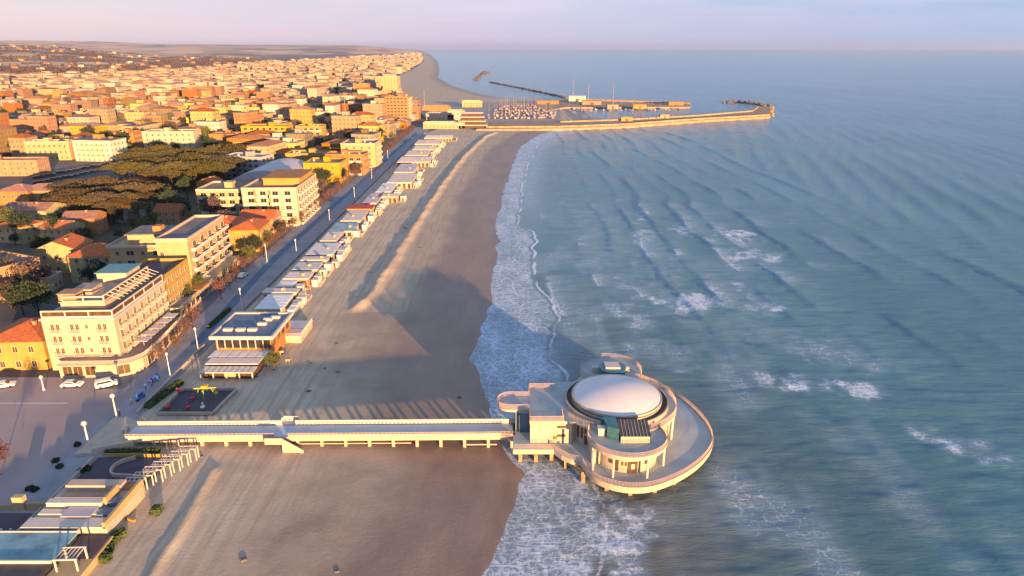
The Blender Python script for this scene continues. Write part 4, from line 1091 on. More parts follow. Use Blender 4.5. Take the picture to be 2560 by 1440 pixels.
# ------------------------------------------------------------------ trees
def crown_mesh(seed, kind, mname):
    r = random.Random(seed); v = []; f = []
    def leaf(c, s):
        n = Vector((r.gauss(0, 1), r.gauss(0, 1), r.gauss(0, 1) + .4)).normalized()
        a = n.orthogonal().normalized(); b = n.cross(a)
        t = r.uniform(0, 6.28); a, b = a * math.cos(t) + b * math.sin(t), b * math.cos(t) - a * math.sin(t)
        k = len(v)
        v.extend([tuple(c + a * s), tuple(c + b * s * .7), tuple(c - a * s), tuple(c - b * s * .7)]); f.append((k, k + 1, k + 2, k + 3))
    if kind == 'pine':
        for _ in range(34):
            rr = 5.0 * math.sqrt(r.random()); t = r.uniform(0, 6.28)
            c = Vector((rr * math.cos(t), rr * math.sin(t), 9.8 + (1 - (rr / 5) ** 2) * 1.3 + r.uniform(-.15, .15)))
            for _ in range(75):
                d = Vector((r.gauss(0, .9), r.gauss(0, .9), r.gauss(0, .28))); leaf(c + d, r.uniform(.22, .48))
    elif kind == 'round':
        for _ in range(30):
            d = Vector((r.gauss(0, 1), r.gauss(0, 1), r.gauss(0, 1))).normalized() * (r.random() ** .4)
            c = Vector((d.x * 2.7, d.y * 2.7, 5.4 + d.z * 2.5))
            for _ in range(45):
                e_ = Vector((r.gauss(0, .55), r.gauss(0, .55), r.gauss(0, .5))); leaf(c + e_, r.uniform(.18, .4))
    elif kind == 'bare':
        for _ in range(34):
            d = Vector((r.gauss(0, 1), r.gauss(0, 1), r.gauss(0, 1))).normalized() * (r.random() ** .5)
            c = Vector((d.x * 1.9, d.y * 1.9, 4.2 + d.z * 1.7))
            for _ in range(20):
                e_ = Vector((r.gauss(0, .5), r.gauss(0, .5), r.gauss(0, .5))); leaf(c + e_, r.uniform(.08, .22))
    me = bpy.data.meshes.new('crown'); me.from_pydata(v, [], f); me.materials.append(M(mname)); me.update(); return me
def trunk_mesh(kind, seed):
    r = random.Random(seed); mb = MB()
    h = {'pine': 8.8, 'round': 3.8, 'bare': 2.6}[kind]; w = {'pine': .32, 'round': .26, 'bare': .14}[kind]
    mb.cyl(0, 0, -.3, h, w, w * .55, 7)
    top = {'pine': 10.3, 'round': 6.2, 'bare': 5.0}[kind]; sp_ = {'pine': 3.6, 'round': 2.0, 'bare': 1.5}[kind]
    for k in range(8):
        t = k * .785 + r.uniform(-.3, .3); q = r.uniform(.5, 1)
        a = Vector((0, 0, h * r.uniform(.75, .98))); b = Vector((sp_ * q * math.cos(t), sp_ * q * math.sin(t), top * r.uniform(.85, 1)))
        mid = a.lerp(b, .5) + Vector((0, 0, -.3)); mb.bar(a, mid, w * .7); mb.bar(mid, b, w * .4)
    return mb.mesh('trunk', M('bark'))
TREES = {}
for key, kind, mn in (('pine', 'pine', 'leaf_pine'), ('rpine', 'pine', 'leaf_pine_brown'), ('dark', 'round', 'leaf_dark'), ('red', 'bare', 'leaf_red'), ('brown', 'round', 'leaf_bare'), ('olive', 'round', 'leaf_olive')):
    TREES[key] = [(trunk_mesh(kind, 50 + q), crown_mesh(100 + q + len(key) * 7, kind, mn)) for q in range(3)]
TNAME = {'pine': 'umbrella_pine', 'rpine': 'umbrella_pine', 'dark': 'evergreen_tree', 'red': 'street_tree', 'brown': 'bare_tree', 'olive': 'olive_tree'}
def tree(key, x, y, s=1.0, label='', group=None, z=None):
    tr, cr = rnd.choice(TREES[key])
    z = z if z is not None else (TOWN if x < -79 else float(beach_z(x, y)))
    t = empty(TNAME[key], (x, y, z), rnd.uniform(0, 6.28), label, 'tree', group)
    t.scale = (s, s, s * rnd.uniform(.9, 1.12))
    link('trunk', tr, t); link('crown', cr, t)
    return t
def project(x, y, z):
    dz = z - CAM_H; dep = y * _c - dz * _s; upv = y * _s + dz * _c
    return 1280 + FPX * x / dep, 720 - FPX * upv / dep
def inpoly(p, poly):
    c = False; n = len(poly)
    for i in range(n):
        (x1, y1), (x2, y2) = poly[i], poly[(i + 1) % n]
        if (y1 > p[1]) != (y2 > p[1]) and p[0] < (x2 - x1) * (p[1] - y1) / (y2 - y1) + x1: c = not c
    return c
def grove(poly, z, step, key, s, label, group):
    pts = [G(*p, z) for p in poly]
    x0, x1 = min(p[0] for p in pts), max(p[0] for p in pts); y0, y1 = min(p[1] for p in pts), max(p[1] for p in pts)
    y = y0; n = 0
    while y < y1:
        x = x0
        while x < x1:
            q = (x + rnd.uniform(-.35, .35) * step, y + rnd.uniform(-.35, .35) * step)
            if inpoly(q, pts):
                tree(key, q[0], q[1], s * rnd.uniform(.85, 1.2), label, group); n += 1
            x += step
        y += step
    return n
grove([(272, 418), (330, 388), (420, 380), (590, 378), (604, 398), (560, 424), (500, 436), (300, 427)], 12, 7.6, 'pine', 1.1, 'umbrella pine in the large flat topped grove by the avenue', 'pines of the large grove')
grove([(108, 474), (150, 456), (330, 452), (420, 456), (400, 478), (330, 500), (240, 505), (130, 492)], 12, 7.2, 'rpine', .95, 'umbrella pine in the smaller brownish grove above the red roofs', 'pines of the smaller grove')
for q, key, s, lab in [((470, 500), 'dark', 1.5, 'large dark evergreen beside the narrow orange house'), ((425, 545), 'dark', 1.5, 'broad dark evergreen behind the cream hotel'), ((455, 550), 'dark', 1.3, 'dark evergreen just right of the broad one'),
                       ((225, 555), 'olive', 1.35, 'bright olive green tree among the orange roofs'), ((290, 560), 'dark', 1.1, 'small dark tree by the grey house'), ((150, 600), 'dark', 1.2, 'dark tree above the pink building'),
                       ((110, 640), 'dark', 1.1, 'dark tree behind the rooftop rooms'), ((30, 590), 'olive', 1.4, 'olive tree at the left edge'), ((60, 605), 'dark', 1.5, 'dark tree at the left edge beside the olive'),
                       ((530, 560), 'brown', 1.5, 'bare brown tree behind the tower wing'), ((550, 545), 'brown', 1.3, 'second bare brown tree behind the tower wing'), ((560, 590), 'brown', 1.4, 'bare tree left of the steep orange roof'), ((575, 615), 'brown', 1.0, 'smaller bare tree against the steep orange roof'),
                       ((800, 500), 'brown', 1.3, 'bare tree at the corner of the tall white hotel'), ((815, 470), 'dark', 1.3, 'dark tree below the deep yellow block'), ((855, 455), 'dark', 1.2, 'round dark tree beside the road'), ((895, 440), 'brown', 1.1, 'brown tree below the orange loggias'),
                       ((100, 790), 'dark', 1.3, 'dark tree above the red hip roof'), ((60, 790), 'dark', 1.2, 'dark tree behind the red hip roof'), ((30, 770), 'brown', 1.3, 'bare reddish tree above the yellow house'), ((75, 745), 'brown', 1.4, 'tall bare tree beside the rooftop corner'),
                       ((20, 730), 'brown', 1.3, 'bare tree under the long pink building'), ((110, 720), 'brown', 1.1, 'thin bare tree by the hotel back'), ((200, 700), 'dark', 1.0, 'dark shrubby tree below the green villa'), ((260, 705), 'dark', 1.1, 'dark tree between the hotel and the green villa'),
                       ((640, 640), 'dark', .9, 'dark tree in the garden before the yellow house'), ((668, 618), 'olive', .9, 'green tree in the roadside garden'), ((700, 590), 'dark', .8, 'dark tree in the narrow roadside garden'), ((625, 662), 'olive', .8, 'low olive tree by the garden wall'),
                       ((2, 1185), 'red', 1.1, 'small russet tree at the left edge of the square'), ((470, 760), 'olive', .8, 'yellowish shrub tree by the shop row'), ((500, 735), 'olive', .7, 'second yellowish tree by the shop row')]:
    x, y = G(*q, TOWN)
    tree(key, x, y, s, lab)
# dark garden trees filling the villa quarter
for k in range(85):
    px, py = rnd.uniform(0, 470), rnd.uniform(505, 720)
    if py > 650 and px > 300: continue
    x, y = G(px, py, TOWN)
    if px < 150 and 620 < py < 720: continue
    tree(rnd.choice(['dark', 'dark', 'brown', 'olive']), x, y, rnd.uniform(.55, 1.0), 'garden tree among the red roofed villas', 'garden trees of the villa quarter')
for k in range(34):
    x, y = G(rnd.uniform(640, 900), rnd.uniform(395, 440), TOWN)
    if -152 < x < -88: continue
    tree(rnd.choice(['dark', 'brown']), x, y, rnd.uniform(.7, 1.2), 'shaded tree around the grey apartment block', 'trees round the grey block')
yy = 152.0; k = 0
while yy < 660:
    if not (176 < yy < 190):
        tree('red', sx(yy) + rnd.uniform(.2, 1.4) + (1.6 if yy < 175 else 0), yy, rnd.uniform(.75, 1.15), 'russet leafless street tree in the row along the promenade', 'street trees along the promenade')
    yy += rnd.uniform(6, 10)
# garden strip and its wall
strip('garden_ground', 'dark planted ground between houses', lambda y: -200, lambda y: sx(y) - 7.2, 195, 480, TOWN + .003, M('garden_ground'))
mb = MB()
for a in range(232, 300, 4): mb.bar((sx(a) - 7.6, a, TOWN + .5), (sx(a + 4) - 7.6, a + 4, TOWN + .5), .3, 1.3)
tag(mb.build('garden_wall', M('plaster_orange')), 'low orange wall between the gardens and the parked cars', 'wall')
def bush_mesh(seed, L_, W_, H2, mname):
    r = random.Random(seed); v = []; f = []
    for _ in range(int(240 * L_ * W_ * .5) + 120):
        c = Vector((r.uniform(-L_ / 2, L_ / 2), r.uniform(-W_ / 2, W_ / 2), r.uniform(0, H2)))
        n = Vector((r.gauss(0, 1), r.gauss(0, 1), r.gauss(0, 1))).normalized(); a = n.orthogonal() * r.uniform(.1, .22); b = n.cross(a)
        k = len(v); v.extend([tuple(c + a), tuple(c + b), tuple(c - a), tuple(c - b)]); f.append((k, k + 1, k + 2, k + 3))
    mb = MB(); mb.v = v; mb.f = [list(q) for q in f]; mb.m = [0] * len(f); mb.sm = [False] * len(f)
    mb.box(-L_ / 2 + .1, L_ / 2 - .1, -W_ / 2 + .1, W_ / 2 - .1, 0, H2 * .85)
    return mb.mesh('hedge', M(mname))
def hedge(a, b, w, h, label, mname='hedge_green', z=TOWN):
    a = Vector((*a, 0)); b = Vector((*b, 0)); d = b - a; m_ = (a + b) / 2
    o = link('hedge', bush_mesh(int(a.x * 7 + a.y), d.length, w, h, mname), None, (m_.x, m_.y, z), math.atan2(d.y, d.x)); return tag(o, label, 'hedge')
hedge((-79.2, 131), (-77.2, 143), 1.6, 1.1, 'dark clipped hedge between the promenade and the playground')
hedge((-78.4, 113.6), (-68.2, 114.2), 1.0, 1.1, 'long dark hedge at the back of the dark court', z=.9)
hedge((-84.6, 176), (-84.2, 190), 1.0, .9, 'low hedge on the promenade near the blue roofed restaurant')

# ------------------------------------------------------------------ beach establishments
def bz(x, y): return TOWN if x < -79.3 else float(beach_z(x, y))
# the blue-roofed restaurant
(ax, ay) = G(522, 845, 7.2); (bx_, by_) = G(682, 845, 7.2)
RX0, RX1, RY0 = ax, bx_, ay
RD = 17.0
T = empty('restaurant', (RX1, RY0, 0), 0.0, 'two storey beach restaurant with flat blue grey roof and glazed upper floor', 'restaurant')
w_ = RX1 - RX0
mb = MB(); mb.box(-w_ + 1.1, -.9, 1.0, RD - 1, 0, 6.7); mb.build('wall', M('plaster_orange'), T)
mb = MB(); mb.box(-w_, 0, 0, RD, 6.7, 7.2, 0)
for b in ((-w_, 0, 0, .45), (-w_, 0, RD - .9, RD), (-w_, -w_ + .45, .45, RD - .9), (-.6, 0, .45, RD - .9)): mb.box(*b, 7.2, 7.55, 0)
mb.box(-w_ + .45, -.6, .45, RD - .9, 7.2, 7.26, 1); mb.build('roof', [M('white_paint'), M('roof_blue_grey')], T)
for a_, b_ in ((-w_ + 3, 4.6), (-w_ + 6.2, 4.6), (-w_ + 9.2, 4.6), (-5.5, 8.5), (-5.0, 11.5), (-3.5, 13)):
    mb = MB(); mb.box(a_ - 1.1, a_ + 1.1, b_ - .5, b_ + .5, 7.26, 7.9); mb.build('roof_duct', M('white_paint'), T)
for k in range(7):
    u = -w_ + 2.4 + k * (w_ - 4.4) / 6
    mb = MB(); mb.box(u - .8, u + .8, .93, 1.02, 4.1, 6.4); mb.build('window', M('glass_dark'), T)
    mb = MB(); mb.box(u - 1.02, u - .86, .8, 1.0, 3.8, 6.7); mb.build('mullion', M('white_paint'), T)
for v in (3, 6.5, 10, 13.5):
    mb = MB(); mb.box(-.92, -.82, v - 1, v + 1, 4.2, 6.2); mb.build('window', M('glass_brown'), T)
mb = MB(); mb.box(-w_ + .6, -.9, -3.4, .95, 3.3, 3.5, 0)
for k in range(6): mb.box(-w_ + .8 + k * (w_ - 2) / 6, -w_ + .8 + (k + .8) * (w_ - 2) / 6, -3.2, .6, 3.5, 3.56, 1)
mb.build('lower_terrace', [M('white_paint'), M('awning_pale')], T)
mb = MB(); mb.box(-w_ + .9, -1.2, -3.2, 1.0, 0, 3.3); mb.build('lower_wall', M('glass_dark'), T)
T2 = empty('pergola', (RX1 - 1.6, RY0 - 12.2, 0), 0, 'awning covered veranda in front of the blue roofed restaurant', 'pergola')
w2 = w_ - 3.2
mb = MB(); mb.box(-w2, 0, 5, 8.3, 3.4, 3.6, 0); mb.build('awning', M('awning_pink'), T2)
mb = MB(); mb.box(-w2, 0, 1.2, 4.6, 3.0, 3.15, 0)
for k in range(9): mb.box(-w2 + k * w2 / 9 + .15, -w2 + (k + .45) * w2 / 9 + .15, 1.2, 4.6, 3.15, 3.2, 1)
mb.build('striped_awning', [M('awning_pink'), M('white_paint')], T2)
for k in range(5):
    u = -w2 + .2 + k * (w2 - .4) / 4
    mb = MB(); mb.box(u - .12, u + .12, 1.25, 1.45, .3, 3.0); mb.build('post', M('white_paint'), T2)
mb = MB(); mb.box(-w2 + .3, -.3, 2.4, 8.2, .3, 3.0); mb.build('wall', M('glass_brown'), T2)
mb = MB(); mb.box(-w2 + 5.6, -w2 + 8.2, 1.9, 2.36, .3, 3.0); mb.build('wall_panel', M('plaster_cream'), T2)
tr_ = tree('olive', RX1 + 1.2, RY0 - 5.0, .62, 'bright green bushy plant beside the restaurant veranda')
(qx, qy) = G(757, 835, 2.6)
T = empty('beach_cabin', (qx, qy, 0), 0, 'pale pink annex terrace on the sand right of the restaurant', 'cabin')
mb = MB(); mb.box(-6.0, 0, -2, 9, 0, 2.6); mb.build('wall', M('plaster_white'), T)
mb = MB(); mb.box(-6.2, .2, -2.2, 3.2, 2.6, 2.8); mb.box(-6.2, .2, 3.6, 9.2, 2.6, 2.75); mb.build('roof', M('awning_pink'), T)
mb = railing(MB(), [(-6, -2.1), (0.1, -2.1), (.1, 9)], 2.8, .9, .5); mb.build('railing', M('white_paint'), T)

def pavilion(x0, x1, yf, yb, h, style, label, group=None):
    """x0,x1,yf: px of the front roof edge; yb: px row of the back roof edge"""
    z0 = .9
    A = G(x0, yf, h + z0); B = G(x1, yf, h + z0); C_ = G(x0, yb, h + z0)
    w = B[0] - A[0]; d = max(3.0, C_[1] - A[1])
    t = empty('beach_pavilion', (B[0], B[1], z0), 0.02, label, 'beach pavilion', group)
    wm, rm = {'white': ('plaster_white', 'white_paint'), 'pale': ('plaster_white', 'awning_pale'), 'pink': ('plaster_pink', 'awning_pink'), 'red': ('plaster_cream', 'roof_red'),
              'lav': ('plaster_white', 'roof_lavender'), 'blue': ('plaster_white', 'pool_blue'), 'beige': ('plaster_cream', 'awning_pink'), 'wood': ('plaster_cream', 'wood_deck')}[style]
    mb = MB(); mb.box(-w + .4, -.4, .3, d - .3, -.9, h - .15); mb.build('wall', M(wm), t)
    mb = MB(); mb.box(-w, 0, 0, d, h - .15, h)
    n = max(1, int(d / 2.2))
    for k in range(n): mb.box(-w + .3, -.3, .3 + k * (d - .6) / n, .3 + (k + .86) * (d - .6) / n, h, h + .06)
    mb.build('roof', M(rm), t)
    nw = max(1, int(w / 2.4))
    for k in range(nw):
        mb = MB(); u = -w + .4 + (w - .8) * (k + .5) / nw; mb.box(u - .75, u + .75, .24, .32, .1, h - .8); mb.build('window', M('glass_brown'), t)
    # timber deck towards the sea with a rail
    mb = MB(); mb.box(-.3, 3.4, 0, d, -.9, .05); mb.build('deck', M('wood_deck'), t)
    mb = railing(MB(), [(0, 0.05), (3.3, .05), (3.3, d - .05), (0, d - .05)], .05, .9, .8, w=.05); mb.build('railing', M('white_paint'), t)
    if rnd.random() < .6:
        mb = MB(); a = -w * rnd.uniform(.2, .6); mb.box(a - .5, a + .5, d * .4, d * .4 + .8, h + .06, h + .8); mb.build('roof_unit', M('plaster_cream'), t)
    return t
PAV = [(636, 706, 772, 738, 3.0, 'pale', 'blue grey awning pavilion directly behind the blue roofed restaurant'), (654, 742, 731, 719, 3.2, 'white', 'white roofed pavilion second behind the restaurant'),
          (688, 732, 716, 700, 2.8, 'pale', 'small pale pavilion third behind the restaurant'), (706, 772, 697, 678, 3.2, 'pink', 'cream pavilion with a brown sea deck'),
          (728, 794, 674, 655, 3.0, 'pale', 'pale ribbed tent pavilion behind the brown deck'), (750, 818, 650, 640, 3.3, 'white', 'white pavilion with a narrow flat roof'),
          (762, 832, 636, 606, 3.0, 'pale', 'long pale ribbed pavilion in mid row'), (799, 842, 602, 578, 3.1, 'pink', 'pink beige pavilion in mid row'),
          (822, 882, 577, 556, 3.0, 'blue', 'bluish pavilion roof before the lamp'), (850, 902, 552, 535, 3.2, 'white', 'white roofed pavilion below the red one'),
          (866, 930, 522, 511, 3.8, 'red', 'pavilion with a bright red roof'), (905, 942, 507, 482, 3.2, 'lav', 'lavender roofed pavilion above the red one'),
          (942, 994, 492, 483, 3.2, 'beige', 'beige hut with two dark openings on the sand'), (938, 978, 480, 457, 3.2, 'pale', 'pale pavilion behind the beige hut'),
          (966, 1030, 456, 433, 3.6, 'white', 'broad white pavilion with white terrace walls'), (984, 1034, 430, 411, 4.2, 'lav', 'pavilion with a pale lilac roof'),
          (992, 1074, 405, 391, 3.4, 'beige', 'beige and white pavilion row'), (1012, 1070, 388, 376, 3.2, 'white', 'far white pavilion with a ribbed roof'), (1030, 1085, 374, 364, 3.2, 'pink', 'far pinkish pavilion in the row'),
          (1036, 1098, 360, 349, 3.2, 'white', 'far white pavilion near the road end'), (1060, 1130, 345, 337, 3.0, 'beige', 'farthest beige pavilion before the harbour')]
for i_, a in enumerate(PAV):
    a = list(a)
    if i_ + 1 < len(PAV) and 'beige hut' not in a[6]: a[3] = min(a[3], PAV[i_ + 1][2] + 4)
    pavilion(*a)
for i_, a in enumerate(PAV[:-1]):
    (ex, ey) = G(a[1], a[2], a[4] + .9)
    (fx, fy) = G(PAV[i_ + 1][1], PAV[i_ + 1][2], 4)
    n = max(1, int((fy - ey) / 3.4))
    for j in range(min(n, 6)):
        if rnd.random() < .25: continue
        w, d, h = rnd.uniform(1.5, 2.6), rnd.uniform(1.8, 2.8), rnd.uniform(2.0, 2.5)
        x, y = ex + 1.2 + rnd.uniform(-.3, 1.0), ey + 1 + j * 3.4
        t = empty('beach_cabin', (x, y, float(beach_z(x, y)) - .05), rnd.uniform(-.05, .05), 'small pale cabin on the sea side of the pavilion row', 'cabin', 'small cabins beside the pavilions')
        mb = MB(); mb.box(-w / 2, w / 2, 0, d, 0, h); mb.build('wall', M('white_paint'), t)
        mb = MB(); mb.box(-w / 2 - .15, w / 2 + .15, -.15, d + .15, h, h + .12); mb.build('roof', M(rnd.choice(['awning_pale', 'awning_pink', 'white_paint'])), t)
        mb = MB(); mb.box(-.4, .4, -.05, .02, .05, 1.9); mb.build('door', M(rnd.choice(['glass_brown', 'awning_pale'])), t)
for k in range(9):      # little yellow and white beach things along the decks
    x, y = G(*[(905, 570), (840, 625), (800, 610), (905, 590), (770, 728), (745, 745), (722, 905), (705, 885), (910, 540)][k], .8)
    mb = MB(); mb.box(-.9, .9, -.5, .5, .35, .5); mb.box(-.9, -.5, -.5, .5, .5, .9)
    for a_, b_ in ((-.8, -.4), (.8, -.4), (-.8, .4), (.8, .4)): mb.box(a_ - .05, a_ + .05, b_ - .05, b_ + .05, -.3, .36)
    o = mb.build('beach_bench', M('plaster_cream'), None, (x, y, bz(x, y) + .25), rnd.uniform(0, 3)); tag(o, 'pale wooden bench left out on the sand by the pavilions', 'bench', 'benches by the pavilions')
# dark lumps (bollards, buried tyres) on the sand
for k, q in enumerate([(843, 862), (773, 981), (775, 912), (813, 922), (845, 930), (665, 915), (640, 945), (1012, 570), (1018, 574), (925, 683), (1100, 598), (1052, 620), (505, 1145), (1148, 990), (670, 1100), (842, 1425), (608, 1400), (905, 640)]):
    x, y = G(*q, .6); s_ = rnd.uniform(.5, 1.1)
    mb = MB()
    for j in range(5):
        a = rnd.uniform(0, 6.28); mb.sphere(.4 * s_ * math.cos(a), .3 * s_ * math.sin(a), .08, .38 * s_, 0, 7, 5, .55)
    o = mb.build('driftwood_heap', M('rock'), None, (x, y, float(beach_z(x, y)))); tag(o, 'small dark heap of debris lying on the sand', 'debris', 'dark heaps on the sand')

# ------------------------------------------------------------------ playground beside the pier
x0, y0, x1, y1 = -75.6, 128.4, -63.8, 139.4
T = empty('playground', ((x0 + x1) / 2, (y0 + y1) / 2, 1.12), 0, 'fenced grey playground between the hedge and the beach', 'playground')
cx_, cy_ = (x0 + x1) / 2, (y0 + y1) / 2
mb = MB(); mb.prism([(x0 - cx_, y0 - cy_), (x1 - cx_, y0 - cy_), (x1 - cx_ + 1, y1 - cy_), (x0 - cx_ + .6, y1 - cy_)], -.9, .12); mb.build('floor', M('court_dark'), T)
for p in ([(x0 - cx_, y0 - cy_), (x1 - cx_, y0 - cy_)], [(x1 - cx_, y0 - cy_ + .3), (x1 - cx_ + 1, y1 - cy_)], [(x1 - cx_ + .8, y1 - cy_ + .1), (x0 - cx_ + .6, y1 - cy_ + .1)], [(x0 - cx_ - .2, y0 - cy_ + .3), (x0 - cx_ + .2, y1 - cy_)]):
    mb = MB(); mb.band(p, .12, .75, .32); mb.build('low_wall', M('white_concrete'), T)
T = empty('climbing_frame', (-68.4, 136.0, 1.0), .1, 'yellow and green climbing frame in the playground', 'climbing frame')
for a_, b_ in ((-2.2, 0), (2.2, 0), (0, -1.6), (0, 1.6)):
    mb = MB(); mb.bar((a_, b_, 0), (a_ * .6, b_ * .6, 2.6), .18); mb.build('post', M('toy_green'), T)
mb = MB(); mb.bar((-2.4, 0, 2.6), (2.4, 0, 2.6), .2); mb.bar((0, -1.8, 2.65), (0, 1.8, 2.65), .2); mb.build('crossbar', M('toy_yellow'), T)
mb = MB(); mb.prism([(-.6, -.6), (.6, -.6), (.6, .6), (-.6, .6)], 2.7, 3.3); mb.build('cabin', M('toy_yellow'), T)
for (q, c, lab) in [((420, 1025), 'toy_red', 'red spring rider nearest the hedge'), ((470, 1025), 'toy_red', 'red and blue spring rider in mid playground'), ((508, 1025), 'lamp_white', 'white spring rider by the playground corner'),
                    ((482, 1002), 'toy_red', 'pink and white play tower'), ((540, 990), 'toy_yellow', 'yellow play panel by the far wall'), ((450, 985), 'toy_red', 'small red seesaw at the far hedge end')]:
    x, y = G(*q, 1.1)
    t = empty('spring_rider', (x, y, 1.0), rnd.uniform(0, 3), lab, 'play equipment')
    mb = MB(); mb.cyl(0, 0, 0, .5, .12, .12, 8); mb.build('spring', M('toy_blue'), t)
    mb = MB(); mb.sphere(0, 0, .85, .55, 0, 10, 6, .6); mb.box(-.75, .75, -.12, .12, .75, 1.0); mb.sphere(.6, 0, 1.35, .26, 0, 8, 6); mb.build('body', M(c), t)
# promenade side walls
mb = MB(); mb.band([(-80.0, 128.5), (-80.3, 146), (-80.6, 165)], TOWN, TOWN + .8, .35); mb.band([(-76.0, 131.5), (-76.4, 142)], TOWN - .4, TOWN + .6, .3)
mb = MB(); mb.band([(-80.0, 128.5), (-80.3, 146), (-80.6, 165)], TOWN, TOWN + .8, .35); tag(mb.build('sea_wall', M('white_concrete')), 'low pale wall edging the promenade by the playground', 'wall')
mb = MB(); mb.band([(-79.4, 60), (-79.4, 111.5)], .6, TOWN + .75, .3); tag(mb.build('sea_wall', M('white_concrete')), 'low pale wall edging the pavement above the dark court', 'wall')
mb = MB(); mb.band([(-79.9, 190), (-79.9, 330), (-80.2, 500), (-79.8, 640)], TOWN - .3, TOWN + .7, .3); tag(mb.build('sea_wall', M('sidewalk')), 'long low wall between the promenade and the row of pavilions', 'wall')

# ------------------------------------------------------------------ bottom-left beach club
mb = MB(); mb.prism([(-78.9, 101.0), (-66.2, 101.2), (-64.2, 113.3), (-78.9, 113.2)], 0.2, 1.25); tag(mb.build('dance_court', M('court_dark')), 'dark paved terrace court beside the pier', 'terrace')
mb = MB(); pl = [(-71.6, 111.8)] + [(-71.8 + 2.6 * math.cos(R(a)) * .8 - .2, 108.6 + 2.6 * math.sin(R(a))) for a in range(100, 271, 12)] + [(-67.2, 105.6)]
mb.band(pl, 1.25, 1.95, .3); tag(mb.build('curved_wall', M('white_concrete')), 'low white U shaped wall on the dark court', 'wall')
mb = MB(); mb.band([(-78.3, 112.6), (-66.0, 112.4)], 1.25, 1.9, .15); tag(mb.build('court_rail', M('plaster_yellow')), 'thin yellow lit rail in front of the long hedge', 'railing')
for k in range(7):
    t_ = k / 6; x = -61.6 - 4.7 * t_; y = 112.2 - 10.2 * t_
    z = float(beach_z(x, y)) - .1
    T = empty('beach_gazebo', (x, y, z), .05, 'white square gazebo frame in the row beside the dark court', 'gazebo', 'white gazebo frames beside the court')
    for a_ in (-1.6, 1.6):
        for b_ in (-.55, .55):
            mb = MB(); mb.box(a_ - .08, a_ + .08, b_ - .08, b_ + .08, -.3, 2.5); mb.build('post', M('white_paint'), T)
    mb = MB()
    for b_ in (-.55, .55): mb.box(-1.7, 1.7, b_ - .08, b_ + .08, 2.5, 2.66)
    for a_ in (-1.6, -.8, 0, .8, 1.6): mb.box(a_ - .05, a_ + .05, -.47, .47, 2.5, 2.64)
    mb.build('top_frame', M('white_paint'), T)
T = empty('kiosk', (-66.5, 98.6, .8), 0.1, 'small cluttered cream kiosk between the gazebos and the beach club', 'kiosk')
mb = MB(); mb.box(-1.4, 1.2, -2.4, 2.2, -.4, 2.3); mb.build('wall', M('plaster_cream'), T)
mb = MB(); mb.box(-1.7, 1.5, -2.7, .2, 2.3, 2.5, 0); mb.box(-1.5, 1.3, .4, 2.4, 2.5, 2.8, 1); mb.build('roof', [M('awning_pink'), M('plaster_orange')], T)
mb = MB(); mb.box(.9, 1.28, -1.6, .6, .6, 1.8); mb.build('counter', M('glass_brown'), T)
mb = MB(); mb.band([(1.4, -2.6), (2.0, -4.4), (3.6, -5.2)], 0, .6, .35); mb.build('low_wall', M('plaster_yellow'), T)
T = empty('beach_club', (-64.2, 89.3, 0), 0.0, 'stepped white beach club with flat terraces and a sunken brown roof deck', 'beach club')
mb = MB(); mb.box(-13.2, 0, 0, 11.4, 0, 3.4); mb.build('wall', M('white_concrete'), T)
mb = MB(); mb.box(-13.4, .2, -.2, 2.2, 3.4, 3.65); mb.box(-12.6, -1.5, 2.9, 4.2, 3.4, 3.8); mb.build('front_roof', M('white_paint'), T)
mb = MB(); mb.box(-8.4, -3.6, 2.0, 4.6, 3.85, 4.0); mb.build('awning', M('roof_lavender'), T)
mb = MB(); mb.box(-12.4, -3.4, 4.8, 6.0, 3.4, 4.5); mb.build('parapet', M('white_paint'), T)
mb = MB(); mb.box(-11.9, -3.4, 6.1, 9.0, 3.42, 3.55); mb.build('roof_deck', M('wood_deck'), T)
mb = MB(); mb.box(-12.0, -2.6, 9.4, 11.2, 3.4, 4.6); mb.build('back_parapet', M('railing_pink'), T)
mb = railing(MB(), [(-11.8, 6.2), (-3.3, 6.2)], 3.5, 1.0, .5); mb.build('railing', M('white_paint'), T)
mb = MB(); mb.box(-3.0, -.6, 5.2, 6.6, 3.4, 4.3); mb.box(-3.0, -.6, 2.6, 4.4, 3.4, 3.9); mb.build('roof_unit', M('roof_blue_grey'), T)
mb = MB(); mb.box(-2.9, -2.5, 5.0, 8.8, 3.4, 5.4); mb.box(-.4, .1, -.2, 11.4, 3.4, 4.5); mb.build('side_parapet', M('plaster_cream'), T)
mb = MB(); mb.box(.1, 2.6, -6.5, 9.5, -.2, .95); mb.build('sea_deck', M('wood_deck'), T)
T = empty('beach_club', (-68.2, 82.4, 0), 0.0, 'flat pale blue roofed beach building in the bottom left corner', 'beach club')
mb = MB(); mb.box(-14, 0, -4, 5.6, 0, 3.2); mb.build('wall', M('panel_dark'), T)
mb = MB(); mb.box(-14.2, .2, -.6, 5.8, 3.2, 3.45); mb.build('roof', M('pool_blue'), T)
mb = MB(); mb.box(-14.2, .2, -.85, -.6, 3.2, 3.7); mb.box(-14.2, .2, 5.8, 6.0, 3.2, 3.6); mb.build('parapet', M('white_paint'), T)
mb = MB(); mb.box(.25, 5.2, -8, 6.4, 0, 2.3); mb.build('side_wall', M('plaster_cream'), T)
mb = MB(); mb.box(.2, 5.0, 1.0, 6.2, 2.3, 2.45); mb.build('side_roof', M('flat_roof_dark'), T)
T = empty('pergola', (-65.4, 82.2, 2.4), 0.05, 'small white slatted pergola box on the corner roof', 'pergola')
for a_ in (-1.5, 1.5):
    for b_ in (-1.3, 1.3):
        mb = MB(); mb.box(a_ - .1, a_ + .1, b_ - .1, b_ + .1, 0, 2.0); mb.build('post', M('white_paint'), T)
mb = MB()
